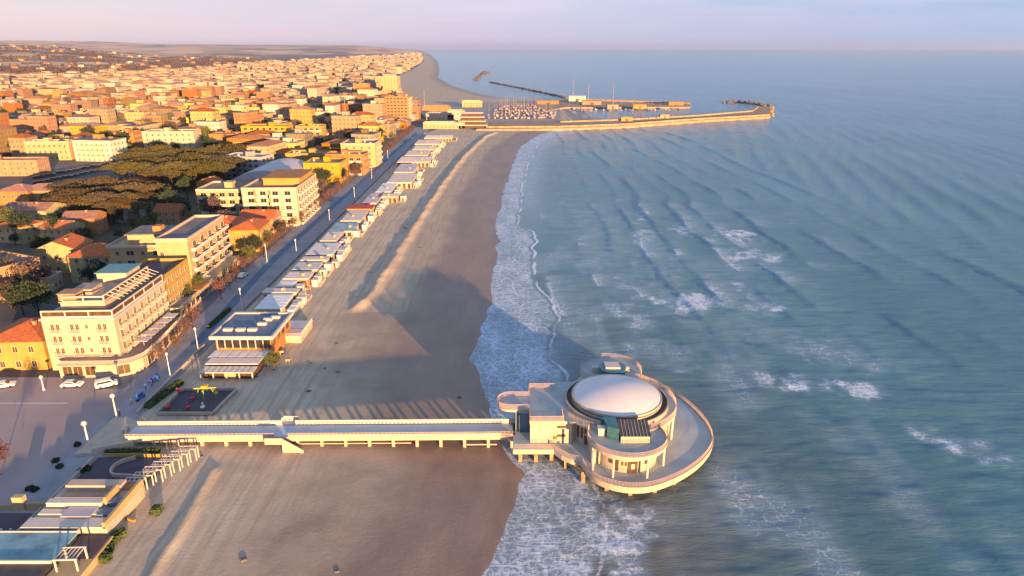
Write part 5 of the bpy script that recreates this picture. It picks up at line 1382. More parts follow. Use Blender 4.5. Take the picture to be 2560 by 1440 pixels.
for b_ in (-1.3, 1.3): mb.box(-1.7, 1.7, b_ - .1, b_ + .1, 2.0, 2.2)
for k in range(6): mb.box(-1.55 + k * .58, -1.4 + k * .58, -1.2, 1.2, 2.0, 2.15)
mb.build('top_frame', M('white_paint'), T)
mb = MB(); mb.box(-78.9, -65.0, 0, 5, 0, 1); 
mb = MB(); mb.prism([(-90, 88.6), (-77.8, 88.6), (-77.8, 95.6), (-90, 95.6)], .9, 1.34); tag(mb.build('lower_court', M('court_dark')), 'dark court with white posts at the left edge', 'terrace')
for k in range(5):
    mb = MB(); mb.box(-.09, .09, -.09, .09, 0, 1.2); mb.box(-.14, .14, -.14, .14, 1.2, 1.3); o = mb.build('bollard', M('lamp_white'), None, (-84.5 + k * 1.5, 90.0, 1.34)); tag(o, 'short white post in the row on the lower dark court', 'post', 'white posts on the lower court')
T = empty('shower_hut', (-81.5, 97.2, TOWN), 0, 'small cream walls and pillar at the corner of the lower court', 'hut')
mb = MB(); mb.box(-2.6, -.8, -.8, .2, 0, 2.6); mb.build('pillar', M('plaster_cream'), T)
mb = MB(); mb.box(-.7, 3.4, -.6, -.2, 0, 1.3); mb.box(-8, -2.7, -.6, -.2, 0, .9); mb.build('wall', M('plaster_cream'), T)
for k, q in enumerate([(270, 1375), (285, 1355), (300, 1340), (262, 1400), (392, 1280)]):
    x, y = G(*q, 1.0); o = link('shrub', bush_mesh(300 + k, 1.8, 1.5, 1.1, 'hedge_green'), None, (x, y, bz(x, y) - .1), rnd.uniform(0, 3)); tag(o, 'dark leafy shrub at the foot of the beach club wall', 'shrub', 'shrubs along the beach club')

# ------------------------------------------------------------------ lamps, cars, people
def lamp(x, y, h, label, group=None, z=TOWN, fat=1.0):
    t = empty('street_lamp', (x, y, z), 0, label, 'street lamp', group)
    mb = MB(); mb.cyl(0, 0, 0, h, .16 * fat, .10 * fat, 8); mb.cyl(0, 0, 0, .5, .3 * fat, .2 * fat, 8); mb.build('pole', M('lamp_white'), t)
    mb = MB(); mb.cyl(0, 0, h, h + .25, .35 * fat, .45 * fat, 10); mb.sphere(0, 0, h + .42, .36 * fat, 0, 10, 6, .7); mb.build('lamp_head', M('lamp_white'), t)
    return t
x, y = G(294, 1052, TOWN); lamp(x, y, 5.6, 'white lamp post at the pier entrance beside the road', fat=1.2)
x, y = G(224, 1120, TOWN); lamp(x, y, 5.2, 'white lamp post nearer the camera at the edge of the square', fat=1.3)
x, y = G(110, 975, TOWN); lamp(x, y, 3.0, 'short white lamp post in front of the yellow house')
for q in [(447, 945), (507, 878), (606, 772), (668, 655), (760, 640), (830, 560), (890, 500), (930, 450), (970, 400)]:
    x, y = G(*q, TOWN); lamp(max(min(x, -80.9), sx(y) + 2.5), y, 6.0, 'tall pale lamp post in the row along the promenade', 'promenade lamps', fat=.8)
def car(x, y, rz, paint, label, group=None, van=False):
    t = empty('parked_car', (x, y, TOWN + .01), rz, label, 'car', group)
    L2, W2 = 2.2, .88
    prof = [(-2.2, .35), (-2.25, .75), (-1.95, 1.0), (-1.35, 1.42), (.35, 1.46), (1.05, .98), (2.0, .86), (2.2, .6), (2.18, .35)] if not van else [(-2.3, .35), (-2.35, 1.0), (-2.2, 1.85), (.9, 1.9), (1.6, 1.1), (2.25, .95), (2.35, .6), (2.3, .35)]
    def body(prof, w, mi=0, zs=0):
        mb = MB(); n = len(prof)
        mb.add([(a, -w, b) for a, b in prof] + [(a, w, b) for a, b in prof], [tuple(range(n))[::-1] if False else tuple(range(n)), tuple(range(2 * n - 1, n - 1, -1))] + [(k, n + k, n + (k + 1) % n, (k + 1) % n) for k in range(n)], mi); return mb
    mb = body(prof, W2); mb.build('body', M(paint), t)
    g_ = [(-1.75, 1.05), (-1.3, 1.34), (.28, 1.36), (.85, 1.03)] if not van else [(-2.0, 1.2), (-1.95, 1.7), (.8, 1.72), (1.3, 1.2)]
    mb = body(g_, W2 + .02); mb.build('side_glass', M('glass_dark'), t)
    mb = MB(); a, b = ((.42, 1.46), (1.04, 1.02)) if not van else ((.95, 1.88), (1.58, 1.18))
    mb.add([(a[0], -.7, a[1]), (a[0], .7, a[1]), (b[0], .75, b[1]), (b[0], -.75, b[1])], [(0, 3, 2, 1)]); mb.v = [(p[0] + .03, p[1], p[2] + .03) for p in mb.v]; mb.build('windscreen', M('glass_dark'), t)
    for a in (-1.35, 1.35):
        for b in (-.82, .82):
            mb = MB(); k = 12; vs = [(a + .32 * math.cos(6.283 * i / k), b + s2 * .1, .32 + .32 * math.sin(6.283 * i / k)) for s2 in (-1, 1) for i in range(k)]
            mb.add(vs, [tuple(range(k)), tuple(range(2 * k - 1, k - 1, -1))] + [(i, k + i, k + (i + 1) % k, (i + 1) % k) for i in range(k)]); mb.build('wheel', M('rubber'), t)
    return t
x, y = G(182, 966, TOWN); car(x, y, .12, 'car_white', 'white estate car parked in front of the white hotel', van=False)
x, y = G(268, 966, TOWN); car(x, y, .55, 'car_white', 'white van parked at the corner of the white hotel', van=True)
x, y = G(12, 968, TOWN); car(x, y, .4, 'car_white', 'white car cut by the left edge of the photo')
x, y = G(608, 692, TOWN); car(x, y, 1.45, 'car_white', 'white car on the road beside the cream hotel')
proto_car = None; yy = 178.0; n = 0
while yy < 470:
    if rnd.random() < .72 and abs(yy - 225) > 4:
        if proto_car is None:
            proto_car = car(sx(yy) - 5.9, yy, 1.6, 'car_dark', 'dark parked car in the line along the inland kerb', 'cars parked along the inland kerb'); c_ = proto_car
        else: c_ = copy_tree(proto_car)
        c_.location = (sx(yy) - 5.9, yy, TOWN + .01); c_.rotation_euler = (0, 0, 1.57 + rnd.choice([0, 3.14]) + rnd.uniform(-.03, .03) + .02)
        n += 1
    yy += 5.6
first = True
for k in range(46):     # car park between the groves and the avenue
    px, py = 90 + (k % 23) * 14 + rnd.uniform(-3, 3), 0
    py = 446 - (px - 90) * .20 + (k // 23) * 14 + rnd.uniform(-1, 1)
    if px < 20: continue
    x, y = G(px, py, TOWN)
    c_ = copy_tree(proto_car)
    c_.location = (x, y, TOWN + .01); c_.rotation_euler = (0, 0, .6); c_['label'] = 'small parked car in the car park by the avenue'; c_['group'] = 'cars in the car park by the avenue'
# people
pm = mat('person_cloth', (0.05, 0.05, 0.08), .9, rand=1.0)
nt = pm.node_tree; bs = nt.nodes['Principled BSDF']; src = bs.inputs['Base Color'].links[0].from_socket
t_ = nt.nodes.new('ShaderNodeTexCoord'); s_ = nt.nodes.new('ShaderNodeSeparateXYZ'); nt.links.new(t_.outputs['Object'], s_.inputs[0])
gt = nt.nodes.new('ShaderNodeMath'); gt.operation = 'GREATER_THAN'; gt.inputs[1].default_value = 1.47; nt.links.new(s_.outputs['Z'], gt.inputs[0])
nt.links.new(mixc_(nt, gt.outputs[0], src, (0.35, 0.2, 0.14)), bs.inputs['Base Color'])
bm_ = mat('person_blue', (0.02, 0.12, 0.42), .9)
def person(x, y, rz, label, m=None, stride=.22, z=None, group=None):
    V = [(0, 0, .92), (0, 0, 1.15), (0, 0, 1.38), (0, .01, 1.5), (0, .03, 1.66), (-.1, 0, .88), (-.11, stride, .48), (-.11, stride * .8, .04), (-.11, stride * .8 + .16, .03),
         (.1, 0, .88), (.11, -stride * .5, .48), (.11, -stride, .06), (.11, -stride + .16, .03), (-.2, 0, 1.4), (-.25, -.08, 1.12), (-.24, .04, .86), (-.24, .1, .78), (.2, 0, 1.4), (.25, .06, 1.12), (.24, .16, .88), (.24, .2, .8)]
    E_ = [(0, 1), (1, 2), (2, 3), (3, 4), (0, 5), (5, 6), (6, 7), (7, 8), (0, 9), (9, 10), (10, 11), (11, 12), (2, 13), (13, 14), (14, 15), (15, 16), (2, 17), (17, 18), (18, 19), (19, 20)]
    rad = [.16, .15, .17, .06, .11, .11, .075, .055, .05, .11, .075, .055, .05, .07, .05, .04, .04, .07, .05, .04, .04]
    me = bpy.data.meshes.new('person'); me.from_pydata(V, E_, []); me.materials.append(m or pm)
    o = link('person', me, None, (x, y, (TOWN + .02) if z is None else z), rz); tag(o, label, 'person', group)
    md = o.modifiers.new('skin', 'SKIN'); me.skin_vertices.new(name='') if not me.skin_vertices else None
    for i, r_ in enumerate(rad): me.skin_vertices[0].data[i].radius = (r_, r_ * .85)
    me.skin_vertices[0].data[0].use_root = True
    sb = o.modifiers.new('sub', 'SUBSURF'); sb.levels = 1; sb.render_levels = 1
    return o
for q, lab, m_, z_ in [((323, 1080), 'person in dark clothes walking at the start of the pier', None, 2.6), ((310, 1088), 'person in a pale coat at the pier entrance', None, 1.9), ((300, 1040), 'person in an orange brown coat by the lamp post', None, None),
                       ((357, 990), 'person in blue on the promenade left of the others', bm_, None), ((380, 968), 'person in dark clothes near the blue group', None, None), ((345, 1003), 'person in a blue coat nearest the pier', bm_, None),
                       ((395, 955), 'person in blue farther along the promenade', bm_, None), ((330, 1015), 'person walking beside the low promenade wall', None, None), ((365, 975), 'person in blue standing in the middle of the group', bm_, None)]:
    x, y = G(*q, z_ or TOWN)
    if x > -80.7 and z_ is None: x = -81.6
    person(x, y, rnd.uniform(0, 6.2), lab, m_, z=(z_ if z_ else TOWN + (.13 if y < 145 else .04)))
# blue cargo tricycles / stands on the promenade
for q, s2, lab in [((352, 998), 1.0, 'low blue bench seat on the promenade nearest the pier'), ((388, 952), 1.2, 'low blue bench seat farther along the promenade')]:
    x, y = G(*q, TOWN); x = min(x, -82)
    t = empty('bench', (x, y, TOWN + .04 + (.09 if y < 145 else 0)), 1.5, lab, 'bench')
    mb = MB(); mb.box(-1.5 * s2, 1.5 * s2, -.35, .35, .38, .5); mb.build('seat', M('toy_blue'), t)
    mb = MB(); mb.box(-1.5 * s2, 1.5 * s2, .3, .42, .5, 1.0); mb.build('backrest', M('toy_blue'), t)
    for a_ in (-1.2, 1.2):
        mb = MB(); mb.box(a_ * s2 - .08, a_ * s2 + .08, -.3, .3, 0, .38); mb.build('leg', M('cloth_dark'), t)
for k, q in enumerate([(150, 1170), (195, 1115), (140, 1155), (220, 1175), (205, 1180), (75, 1225), (88, 1228)]):
    x, y = G(*q, TOWN); o = link('planter_shrub', bush_mesh(500 + k, .9, .9, .7, 'leaf_dark'), None, (x, y, TOWN)); tag(o, 'tiny dark shrub on the open square', 'shrub', 'tiny shrubs on the square')

# ------------------------------------------------------------------ harbour
def ring_px(pts, z): return [G(*p, z) for p in pts]
mb = MB(); mb.prism(ring_px([(1190, 323), (1400, 321), (1560, 315), (1750, 301), (1924, 291), (1925, 266), (1893, 264), (1880, 277), (1740, 287), (1560, 297), (1400, 302), (1210, 304)], 2.2), -1, 2.2)
T = mb.build('harbour_mole', M('quay')); tag(T, 'long south harbour mole curving out to sea with a lit sea wall', 'mole')
mb = MB(); mb.band(ring_px([(1215, 320), (1400, 319), (1560, 313), (1750, 299), (1922, 289.5)], 2.2), 2.2, 4.0, 2.5); mb.build('sea_wall', M('rock_warm'), T)
mb = MB(); mb.band(ring_px([(1400, 306), (1560, 301), (1750, 290), (1880, 279), (1895, 268)], 2.2), 2.2, 3.6, 1.6); mb.build('inner_wall', M('rock_warm'), T)
mb = MB(); mb.prism(ring_px([(1340, 283), (1412, 268), (1725, 267), (1727, 259), (1600, 254), (1430, 247), (1400, 250), (1330, 258)], 2.0), -1, 2.0)
T = mb.build('harbour_mole', M('quay')); tag(T, 'inner north harbour mole with sheds on it', 'mole')
mb = MB(); mb.band(ring_px([(1430, 250), (1600, 256), (1724, 260.5)], 2.0), 2.0, 4.2, 2.0); mb.build('sea_wall', M('rock_warm'), T)
def rocks(name, pts, w, h, label, m='rock', step=3.0):
    P2 = ring_px(pts, 0); mb = MB()
    for i in range(len(P2) - 1):
        a, b = Vector((*P2[i], 0)), Vector((*P2[i + 1], 0)); L_ = (b - a).length; n = max(2, int(L_ / step))
        for k in range(n):
            p = a.lerp(b, k / n)
            for j in range(2):
                s2 = rnd.uniform(.6, 1.1); mb.sphere(p.x + rnd.uniform(-w, w), p.y + rnd.uniform(-w, w), rnd.uniform(-.3, h * .5), h * s2, 0, 6, 4, rnd.uniform(.6, .9))
    return tag(mb.build(name, M(m)), label, 'breakwater')
rocks('breakwater', [(1226, 206), (1300, 220), (1420, 246)], 3, 2.6, 'long dark rock breakwater reaching from the harbour', step=5)
rocks('breakwater', [(1190, 201), (1203, 188), (1212, 179)], 5, 3.2, 'short dark offshore breakwater past the harbour', step=7)
rocks('breakwater', [(1214, 186), (1222, 180)], 4, 2.6, 'tiny far offshore rock bar', step=7)
rocks('breakwater', [(1816, 257), (1850, 256), (1918, 265)], 5, 3.0, 'dark rock arm at the harbour mouth')
for a, b, lab in [((1500, 1924), (309, 292), 'sea side rock armour under the mole wall')]:
    rocks('rock_armour', [(1400, 322), (1560, 316), (1750, 302), (1927, 292), (1929, 268)], 2.5, 1.8, lab, 'rock_warm')
def shed(px, py, w, d, h, wm, rm, label, nm='harbour_shed', z=2.1):
    x, y = G(px, py, z); t = empty(nm, (x + w / 2, y, z), 0.0, label, 'shed')
    mb = MB(); mb.box(-w, 0, 0, d, -.2, h); mb.build('wall', M(wm), t)
    gable_roof(w, d, h, h * .18, .3, 'x').build('roof', [M(rm), M(wm)], t); 
    mb = MB(); mb.box(-w * .6, -w * .4, -.1, .02, 0, h * .6); mb.build('door', M('glass_brown'), t)
shed(1443, 254, 24, 12, 7, 'white_paint', 'white_paint', 'white harbour shed at the root of the inner mole')
shed(1567, 303, 12, 6, 4.2, 'plaster_yellow', 'flat_roof_pale', 'small yellow hut on the south mole')
shed(1662, 296, 10, 6, 4, 'plaster_cream', 'flat_roof_pale', 'cream hut farther out on the south mole')
shed(1532, 272, 14, 8, 5, 'boat_white', 'plaster_orange', 'white roofed boathouse by the basin')
shed(1600, 271, 16, 8, 4.5, 'plaster_yellow', 'tile_town', 'low yellow quay building by the basin')
shed(1690, 263, 20, 8, 4.2, 'plaster_orange', 'tile_town', 'orange brown shed near the inner mole tip')
shed(1480, 262, 26, 9, 5, 'plaster_pink', 'tile_town', 'long pinkish shed on the inner mole')
shed(1370, 262, 30, 9, 5, 'plaster_orange', 'tile_town', 'long orange shed beside the boat park', z=TOWN)
def boat_proto(sail):
    t = empty('sailing_boat' if sail else 'motor_boat', (0, 0, 0), 0)
    mb = MB(); L_, W_ = (5.0, 1.6) if sail else (3.6, 1.3)
    sec = []
    for k in range(7):
        u = -L_ + 2 * L_ * k / 6; ww = W_ * (1 - max(0, (k - 2) / 4.0) ** 2) + .02; sec.append((u, ww))
    vs = []
    for u, ww in sec: vs += [(u, -ww, 1.2), (u, -ww * .6, .1), (u, ww * .6, .1), (u, ww, 1.2)]
    fs = []
    for k in range(6):
        b = k * 4
        for j in range(3): fs.append((b + j, b + j + 1, b + j + 5, b + j + 4))
        fs.append((b, b + 4, b + 7, b + 3))
    fs.append((0, 3, 2, 1)); mb.add(vs, fs); mb.build('hull', M('boat_white'), t)
    mb = MB(); mb.box(-L_ * .35, L_ * .3, -W_ * .5, W_ * .5, 1.2, 1.75 if sail else 2.3); mb.build('cabin', M('boat_white'), t)
    if sail:
        mb = MB(); mb.cyl(.6, 0, 1.2, 14.5, .13, .09, 6); mb.bar((.6, 0, 2.6), (-3.6, 0, 2.7), .16); mb.bar((.6, -.9, 9), (.6, .9, 9), .08); mb.build('mast', M('mast'), t)
    return t
pb = [boat_proto(True), boat_proto(False)]
first = [True, True]; n = 0
spots = []
for row, (yy0, x0_, x1_, m_) in enumerate([(296, 1225, 1395, 17), (290, 1225, 1395, 18), (284, 1235, 1400, 18), (278, 1240, 1370, 16), (272, 1250, 1360, 13), (267, 1260, 1345, 10)]):
    for k in range(m_): spots.append((x0_ + (x1_ - x0_) * (k + rnd.uniform(-.3, .3)) / m_, yy0 + rnd.uniform(-1.2, 1.2), TOWN, 'ashore'))
for k in range(26): spots.append((1420 + k * 11 + rnd.uniform(-3, 3), 276 + rnd.uniform(-4, 4) - k * .15, 0.0, 'afloat'))
for px, py, z_, st in spots:
    i = 0 if rnd.random() < .75 else 1
    if first[i]: b_ = pb[i]; first[i] = False
    else: b_ = copy_tree(pb[i])
    x, y = G(px, py, z_); b_.location = (x, y, z_ - (.35 if z_ == 0 else -.2)); b_.rotation_euler = (0, 0, rnd.uniform(1.2, 1.9) + (0 if rnd.random() < .5 else 3.14))
    kind = 'sailing boat with a bare mast' if i == 0 else 'small motor boat'
    tag(b_, 'pale %s %s' % (kind, 'laid up ashore in the boat park' if st == 'ashore' else 'moored along the quay in the basin'), 'boat', '%s %s' % ('sailing boats' if i == 0 else 'motor boats', 'ashore' if st == 'ashore' else 'in the basin'))
for px, py, h in [(1432, 250, 30), (1470, 256, 26), (1532, 262, 26), (1582, 285, 16), (1062, 280, 24), (865, 300, 26)]:
    x, y = G(px, py, 2); mb = MB(); mb.cyl(0, 0, 0, h, .5, .25, 8); mb.cyl(0, 0, h, h + .6, .8, .8, 8)
    tag(mb.build('light_mast', M('mast'), None, (x, y, 2)), 'tall slim lighting mast standing above the harbour area', 'mast', 'lighting masts')
# white stepped building at the mole root
T = empty('terraced_building', G(1180, 322, TOWN) + (TOWN,), 0, 'white terraced building with stacked balconies at the root of the mole', 'building')
for k in range(4):
    mb = MB(); mb.box(-13 + k * .8, 14 - k * 1.5, k * 3, 18, k * 3.6, k * 3.6 + 3.0, 1); mb.box(-14 + k * .8, 15 - k * 1.5, k * 3 - 1.2, 18.5, k * 3.6 + 3.0, k * 3.6 + 3.6, 0); mb.build('storey', [M('white_paint'), M('glass_brown')], T)
for q, w, d, h, wm, lab in [((1110, 322), 40, 12, 5, 'plaster_cream', 'low cream row left of the terraced building'), ((1140, 300), 18, 14, 9, 'plaster_white', 'white block left of the terraced building'), ((1100, 300), 30, 16, 6, 'plaster_white', 'long white low building near the harbour road'),
                         ((1090, 278), 34, 18, 5, 'plaster_orange', 'orange roofed harbour store'), ((1180, 268), 26, 16, 7, 'plaster_cream', 'cream harbour store by the boat park')]:
    x, y = G(*q, TOWN); block(x + w / 2, y, w, d, h, wm, lab, 0, max(1, int(h / 3.2)), max(2, int(w / 4)), 2, rm='roof_lavender' if h < 7 else 'flat_roof_pale', hut=False)
hb = ring_px([(1130, 318), (1215, 318), (1400, 303), (1400, 262), (1330, 250), (1130, 262), (1070, 290)], TOWN)
mb = MB(); mb.add([(p[0], p[1], TOWN + .02) for p in hb], [tuple(range(len(hb)))]); tag(mb.build('harbour_yard', M('sidewalk')), 'paved harbour yard holding the laid up boats', kind='structure')

# ------------------------------------------------------------------ the town beyond
OCC = []
for o in bpy.data.objects:
    if o.type == 'EMPTY' and o.get('category') in ('building', 'hotel', 'house', 'hall', 'shop'):
        OCC.append((o.location.x - 13, o.location.y + 9, 22))
def px_of(x, y, z=TOWN): return project(x, y, z)
g1 = [(262, 428), (320, 383), (600, 372), (612, 402), (560, 440), (300, 445)]
def town_edge(p): return p[1] < np.interp(p[0], [0, 300, 500, 700, 900, 1060], [196, 190, 172, 157, 144, 134])
def blocked(x, y):
    p = px_of(x, y, TOWN)
    if town_edge(p): return True
    if p[0] < -70 or p[0] > 1300: return True
    if y < 470: return True
    if inpoly(p, g1) or inpoly(px_of(x, y, 12), g1): return True
    if p[1] > 405 and p[0] > 130: return True
    if x > promx(y) - 16 - (12 if y < 700 else 0): return True
    # diagonal avenues: bands left free for streets and planting
    if inpoly(p, [(120, 470), (330, 385), (620, 330), (620, 350), (350, 400), (160, 480)]): return True
    if inpoly(p, [(770, 290), (850, 205), (880, 198), (800, 300)]): return True
    if inpoly(p, [(800, 345), (1060, 330), (1050, 300), (860, 310)]) and (int(x * .13) % 2): return True
    for a, b, r_ in OCC:
        if abs(x - a) < r_ and abs(y - b) < r_ * .8: return True
    if y < 1300 and (abs(((x + .12 * y) / 74.0) % 1.0 - .5) > .44): return True
    return False
WALLS = ['facade_ochre', 'facade_cream', 'facade_salmon', 'facade_white']; CNAME = {'facade_ochre': 'ochre', 'facade_cream': 'cream', 'facade_salmon': 'salmon', 'facade_white': 'whitish'}; ROOFS = ['tile_town', 'flat_roof', 'flat_roof_pale', 'tile_dark']
cand = []
y = 480.0
while y < 6500:
    step = 19 if y < 1500 else (24 if y < 2400 else 34)
    dens = .9 if y < 1300 else (.78 if y < 2000 else .6)
    xl = -.80 * (y * _c + 26)
    x = promx(y) - 18
    while x > xl:
        r_ = -x / y
        dd = dens
        xx_, yy_ = x + rnd.uniform(-4, 4), y + rnd.uniform(-4, 4)
        if rnd.random() < dd and not blocked(xx_, yy_): cand.append((xx_, yy_))
        x -= step * rnd.uniform(.85, 1.25)
    y += step * rnd.uniform(.82, 1.0) * .95
protoB, protoH = [], []
for k in range(12):
    w, d = rnd.uniform(12, 26), rnd.uniform(10, 15); h = rnd.choice([8.6, 9.6, 12.6, 12.6, 15.7, 18.8]); wm = WALLS[(0, 1, 3, 1, 0, 2)[k % 6]]; rm = ['flat_roof_pale', 'tile_town', 'flat_roof', 'tile_town'][(k + k // 3) % 4]
    mb = MB(); mb.box(-w / 2, w / 2, -d / 2, d / 2, -2, h, 0)
    for f in range(1, int(h / 3.1)):
        if k % 2 == 0: mb.box(-w * .32, w * .32, -d / 2 - 1.1, -d / 2, f * 3.1 - .1, f * 3.1 + .75, 1)
    wmesh = mb.mesh('wall', [M(wm), M('plaster_cream')])
    if rm == 'tile_town':
        mb = hip_roof(w, d, h, 2.4); mb.v = [(p[0] + w / 2, p[1] - d / 2, p[2]) for p in mb.v]
    else:
        mb = MB(); mb.box(-w / 2 - .3, w / 2 + .3, -d / 2 - .3, d / 2 + .3, h, h + .5, 0); mb.box(-2.4, 2.4, -2, 2, h + .5, h + 3, 1); mb.box(w * .25, w * .25 + 2, 0, 1.6, h + .5, h + 1.6, 1)
        for q in range(4): mb.box(rnd.uniform(-w * .4, w * .4), rnd.uniform(-w * .4, w * .4) + .8, 1, 2, h + .5, h + rnd.uniform(1, 2.2), 1) if False else None
    protoB.append((wmesh, mb.mesh('roof', [M(rm), M('facade_cream')]), CNAME[wm], {'tile_town': 'tiled hip roof', 'flat_roof': 'dark flat roof', 'flat_roof_pale': 'pale flat roof'}[rm]))
for k in range(10):
    w, d = rnd.uniform(10, 15), rnd.uniform(9, 13); h = rnd.choice([6.0, 6.6, 9.2]); wm = WALLS[(0, 1, 2, 3, 1)[k % 5]]; rm = ['tile_town', 'tile_dark', 'tile_town'][k % 3]
    mb = MB(); mb.box(-w / 2, w / 2, -d / 2, d / 2, -2, h, 0); wmesh = mb.mesh('wall', [M(wm)])
    mb = (hip_roof(w, d, h, 2.3) if k % 2 else gable_roof(w, d, h, 2.4, .4, 'x' if k % 4 else 'y')); mb.v = [(p[0] + w / 2, p[1] - d / 2, p[2]) for p in mb.v]; mb.m = [min(q, 1) for q in mb.m]
    protoH.append((wmesh, mb.mesh('roof', [M(rm), M(wm)]), CNAME[wm], {'tile_town': 'red tiled', 'tile_dark': 'dark tiled'}[rm] + (' hip roof' if k % 2 else ' gable roof')))
cand.sort(key=lambda p: p[1])
nb = nh = 0; REST = MB()
mats_rest = [M(k) for k in WALLS + ROOFS]
def zone(x, y):
    if x > promx(y) - 110: return 'near the shore'
    return 'in the near town' if y < 850 else 'in the middle of the town'
for (x, y) in cand:
    isb = rnd.random() < (.46 if y < 1500 else .38)
    rz = -.12 + rnd.choice([0, 0, 0, math.pi / 2]) + rnd.uniform(-.06, .06); s_ = rnd.uniform(.85, 1.2)
    gz = float(land_z(x, y))
    if (isb and nb < 300) or (not isb and nh < 300):
        pr_ = rnd.choice(protoB if isb else protoH)
        if isb: nb += 1
        else: nh += 1
        lab = '%s %s with %s %s' % (pr_[2], 'apartment block' if isb else 'house', pr_[3], zone(x, y))
        t = empty('apartment_block' if isb else 'town_house', (x, y, gz), rz, lab, 'building' if isb else 'house', lab.replace('block with', 'blocks with').replace('house with', 'houses with'))
        t.scale = (s_, s_ * rnd.uniform(.9, 1.1), rnd.uniform(.85, 1.15))
        link('wall', pr_[0], t); link('roof', pr_[1], t)
    else:
        w, d = (rnd.uniform(7, 13), rnd.uniform(6, 9)) if isb else (rnd.uniform(5.5, 9), rnd.uniform(5, 7)); h = (rnd.choice([9, 12, 12, 15, 18]) if isb else rnd.choice([6, 6, 9])) * rnd.uniform(.9, 1.1)
        wi = rnd.choice([0, 0, 1, 1, 1, 2, 3]); rz += rnd.uniform(-.35, .35); ri = 4 + rnd.choice([0, 0, 1, 1, 2, 3]) if isb else 4 + rnd.choice([0, 0, 0, 3])
        c, s2 = math.cos(rz), math.sin(rz)
        def rt(a, b, z): return (x + a * c - b * s2, y + a * s2 + b * c, gz + z)
        bs_ = [rt(-w, -d, -2), rt(w, -d, -2), rt(w, d, -2), rt(-w, d, -2), rt(-w, -d, h), rt(w, -d, h), rt(w, d, h), rt(-w, d, h)]
        REST.add(bs_, [(0, 1, 5, 4), (1, 2, 6, 5), (2, 3, 7, 6), (3, 0, 4, 7)], wi)
        if ri in (4, 7):
            REST.add([rt(-w - .4, -d - .4, h), rt(w + .4, -d - .4, h), rt(w + .4, d + .4, h), rt(-w - .4, d + .4, h), rt(-w * .5, 0, h + 2.2), rt(w * .5, 0, h + 2.2)], [(0, 1, 5, 4), (1, 2, 5), (2, 3, 4, 5), (3, 0, 4)], ri)
        else:
            REST.add([rt(-w, -d, h + .3), rt(w, -d, h + .3), rt(w, d, h + .3), rt(-w, d, h + .3), rt(-w, -d, h), rt(w, -d, h), rt(w, d, h), rt(-w, d, h)], [(0, 1, 2, 3), (4, 5, 1, 0), (5, 6, 2, 1), (6, 7, 3, 2), (7, 4, 0, 3)], ri)
# farther built-up strip along the coast and villages
for k in range(900):
    y = 5200 * (1 + 1.6 * rnd.random() ** 1.5); x = float(promx(y)) - 30 - rnd.random() ** 1.6 * y * .32
    if town_edge(px_of(x, y)) or px_of(x, y)[1] < 133: continue
    gz = float(land_z(x, y)); w, d, h = rnd.uniform(10, 22), rnd.uniform(8, 14), rnd.choice([7, 10, 14, 20])
    REST.add([(x - w, y - d, gz - 2), (x + w, y - d, gz - 2), (x + w, y + d, gz - 2), (x - w, y + d, gz - 2), (x - w, y - d, gz + h), (x + w, y - d, gz + h), (x + w, y + d, gz + h), (x - w, y + d, gz + h)], [(0, 1, 5, 4), (1, 2, 6, 5), (3, 0, 4, 7)], rnd.randrange(4))
    REST.add([(x - w, y - d, gz + h + .1), (x + w, y - d, gz + h + .1), (x + w, y + d, gz + h + .1), (x - w, y + d, gz + h + .1)], [(0, 1, 2, 3)], 4 + rnd.randrange(4))
tag(REST.build('distant_town', mats_rest), 'far roofs and walls of the town running up the coast', kind='stuff')
print('buildings', len(cand), nb, nh)
# farmhouses on the hills
fh_ = [boat for boat in []]
for k in range(95):
    y = rnd.uniform(2300, 5200); x = -y * rnd.uniform(.34, .80)
    pr_ = protoH[k % 10]
    t = empty('farmhouse', (x, y, float(land_z(x, y))), rnd.uniform(0, 3), 'farmhouse scattered on the hill fields above the town', 'house', 'farmhouses on the hills'); t.scale = (1.5, 1.5, 1.3)
    link('wall', pr_[0], t); link('roof', pr_[1], t)
# trees between the town houses
nt_ = 0
while nt_ < 290:
    y = 480 + 900 * rnd.random() ** 1.3; x = float(promx(y)) - 15 - rnd.random() * (.78 * (y * _c + 26) - 110)
    if y < 700 and x > -104: continue
    p = px_of(x, y)
    if p[0] < -20: continue
    kd = rnd.choice(['dark', 'brown', 'dark', 'olive']); zn = 'by the sea front blocks' if x > promx(y) - 110 else ('just beyond the pine grove' if y < 720 else 'deep in the middle of town')
    lab = {'dark': 'dark evergreen tree', 'brown': 'bare brown tree', 'olive': 'olive green tree'}[kd] + ' between houses ' + zn
    tree(kd, x, y, rnd.uniform(1.0, 1.8), lab, lab.replace('tree between', 'trees between'), z=TOWN); nt_ += 1
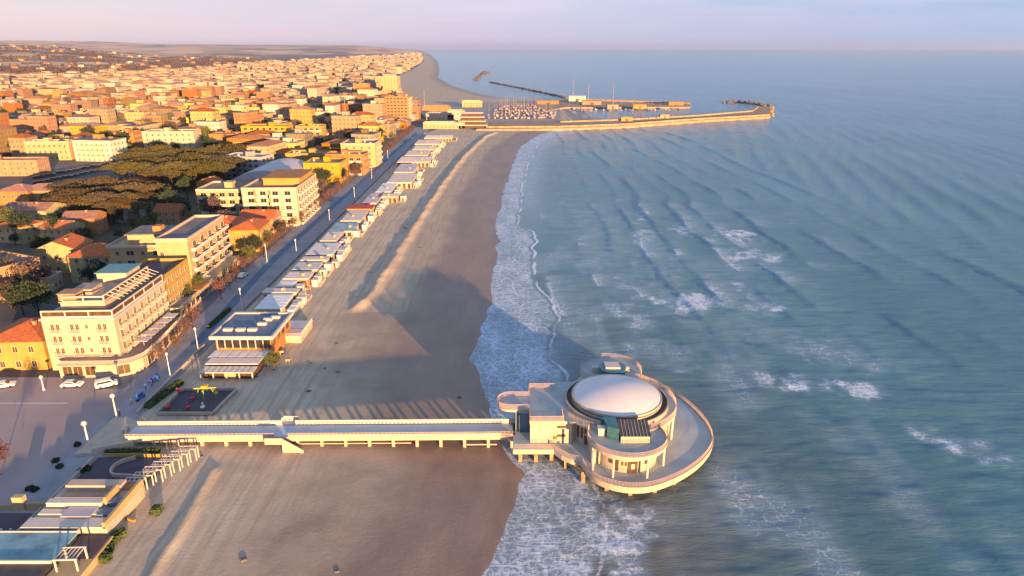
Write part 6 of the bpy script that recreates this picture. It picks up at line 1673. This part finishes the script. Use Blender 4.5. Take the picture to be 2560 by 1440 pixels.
# woods and hedgerows, too many to count
v = []; f = []
def tuft(x, y, z, r_, n):
    for _ in range(n):
        c = Vector((x + rnd.gauss(0, r_ * .5), y + rnd.gauss(0, r_ * .5), z + abs(rnd.gauss(r_ * .35, r_ * .3))))
        nn_ = Vector((rnd.gauss(0, 1), rnd.gauss(0, 1), rnd.gauss(0, 1))).normalized(); a = nn_.orthogonal() * r_ * rnd.uniform(.25, .5); b = nn_.cross(a)
        k = len(v); v.extend([tuple(c + a), tuple(c + b), tuple(c - a), tuple(c - b)]); f.append((k, k + 1, k + 2, k + 3))
for k in range(3300):
    y = rnd.uniform(1100, 5000); x = -y * rnd.uniform(.08, .82)
    if y > 2700 and fbm(x / 260, y / 330, 97, 2) < .42: continue
    if x > float(promx(y)) - 60 or (y < 1900 and rnd.random() < .5): continue
    tuft(x, y, float(land_z(x, y)), rnd.uniform(6, 11) if y < 2400 else rnd.uniform(4, 7), 12)
for k in range(150):
    y = rnd.uniform(2300, 4800); x = -y * rnd.uniform(.36, .82); dx_, dy_ = rnd.uniform(-1, 1), rnd.uniform(-.5, .5)
    for j in range(rnd.randint(8, 26)):
        a, b = x + dx_ * j * 14, y + dy_ * j * 14
        tuft(a + rnd.uniform(-4, 4), b + rnd.uniform(-4, 4), float(land_z(a, b)), rnd.uniform(5, 9), 9)
me = bpy.data.meshes.new('far_woods'); me.from_pydata(v, [], f); me.materials.append(M('leaf_bare')); me.update()
tag(link('far_woods', me), 'hedgerows and woods spread over the plain and the hills', kind='stuff')

# ------------------------------------------------------------------ haze
hz = bpy.data.materials.new('haze'); hz.use_nodes = True
nt = hz.node_tree
for n in list(nt.nodes): nt.nodes.remove(n)
o_ = nt.nodes.new('ShaderNodeOutputMaterial'); vp = nt.nodes.new('ShaderNodeVolumePrincipled')
vp.inputs['Density'].default_value = 0.000038
vp.inputs['Anisotropy'].default_value = 0.35
vp.inputs['Color'].default_value = (0.62, 0.72, 0.98, 1)
nt.links.new(vp.outputs[0], o_.inputs['Volume'])
mb = MB(); mb.box(-42000, 46000, -400, 34500, -8, 190)
ho = mb.build('haze', hz); tag(ho, 'thin pale morning haze over sea and land', kind='stuff')
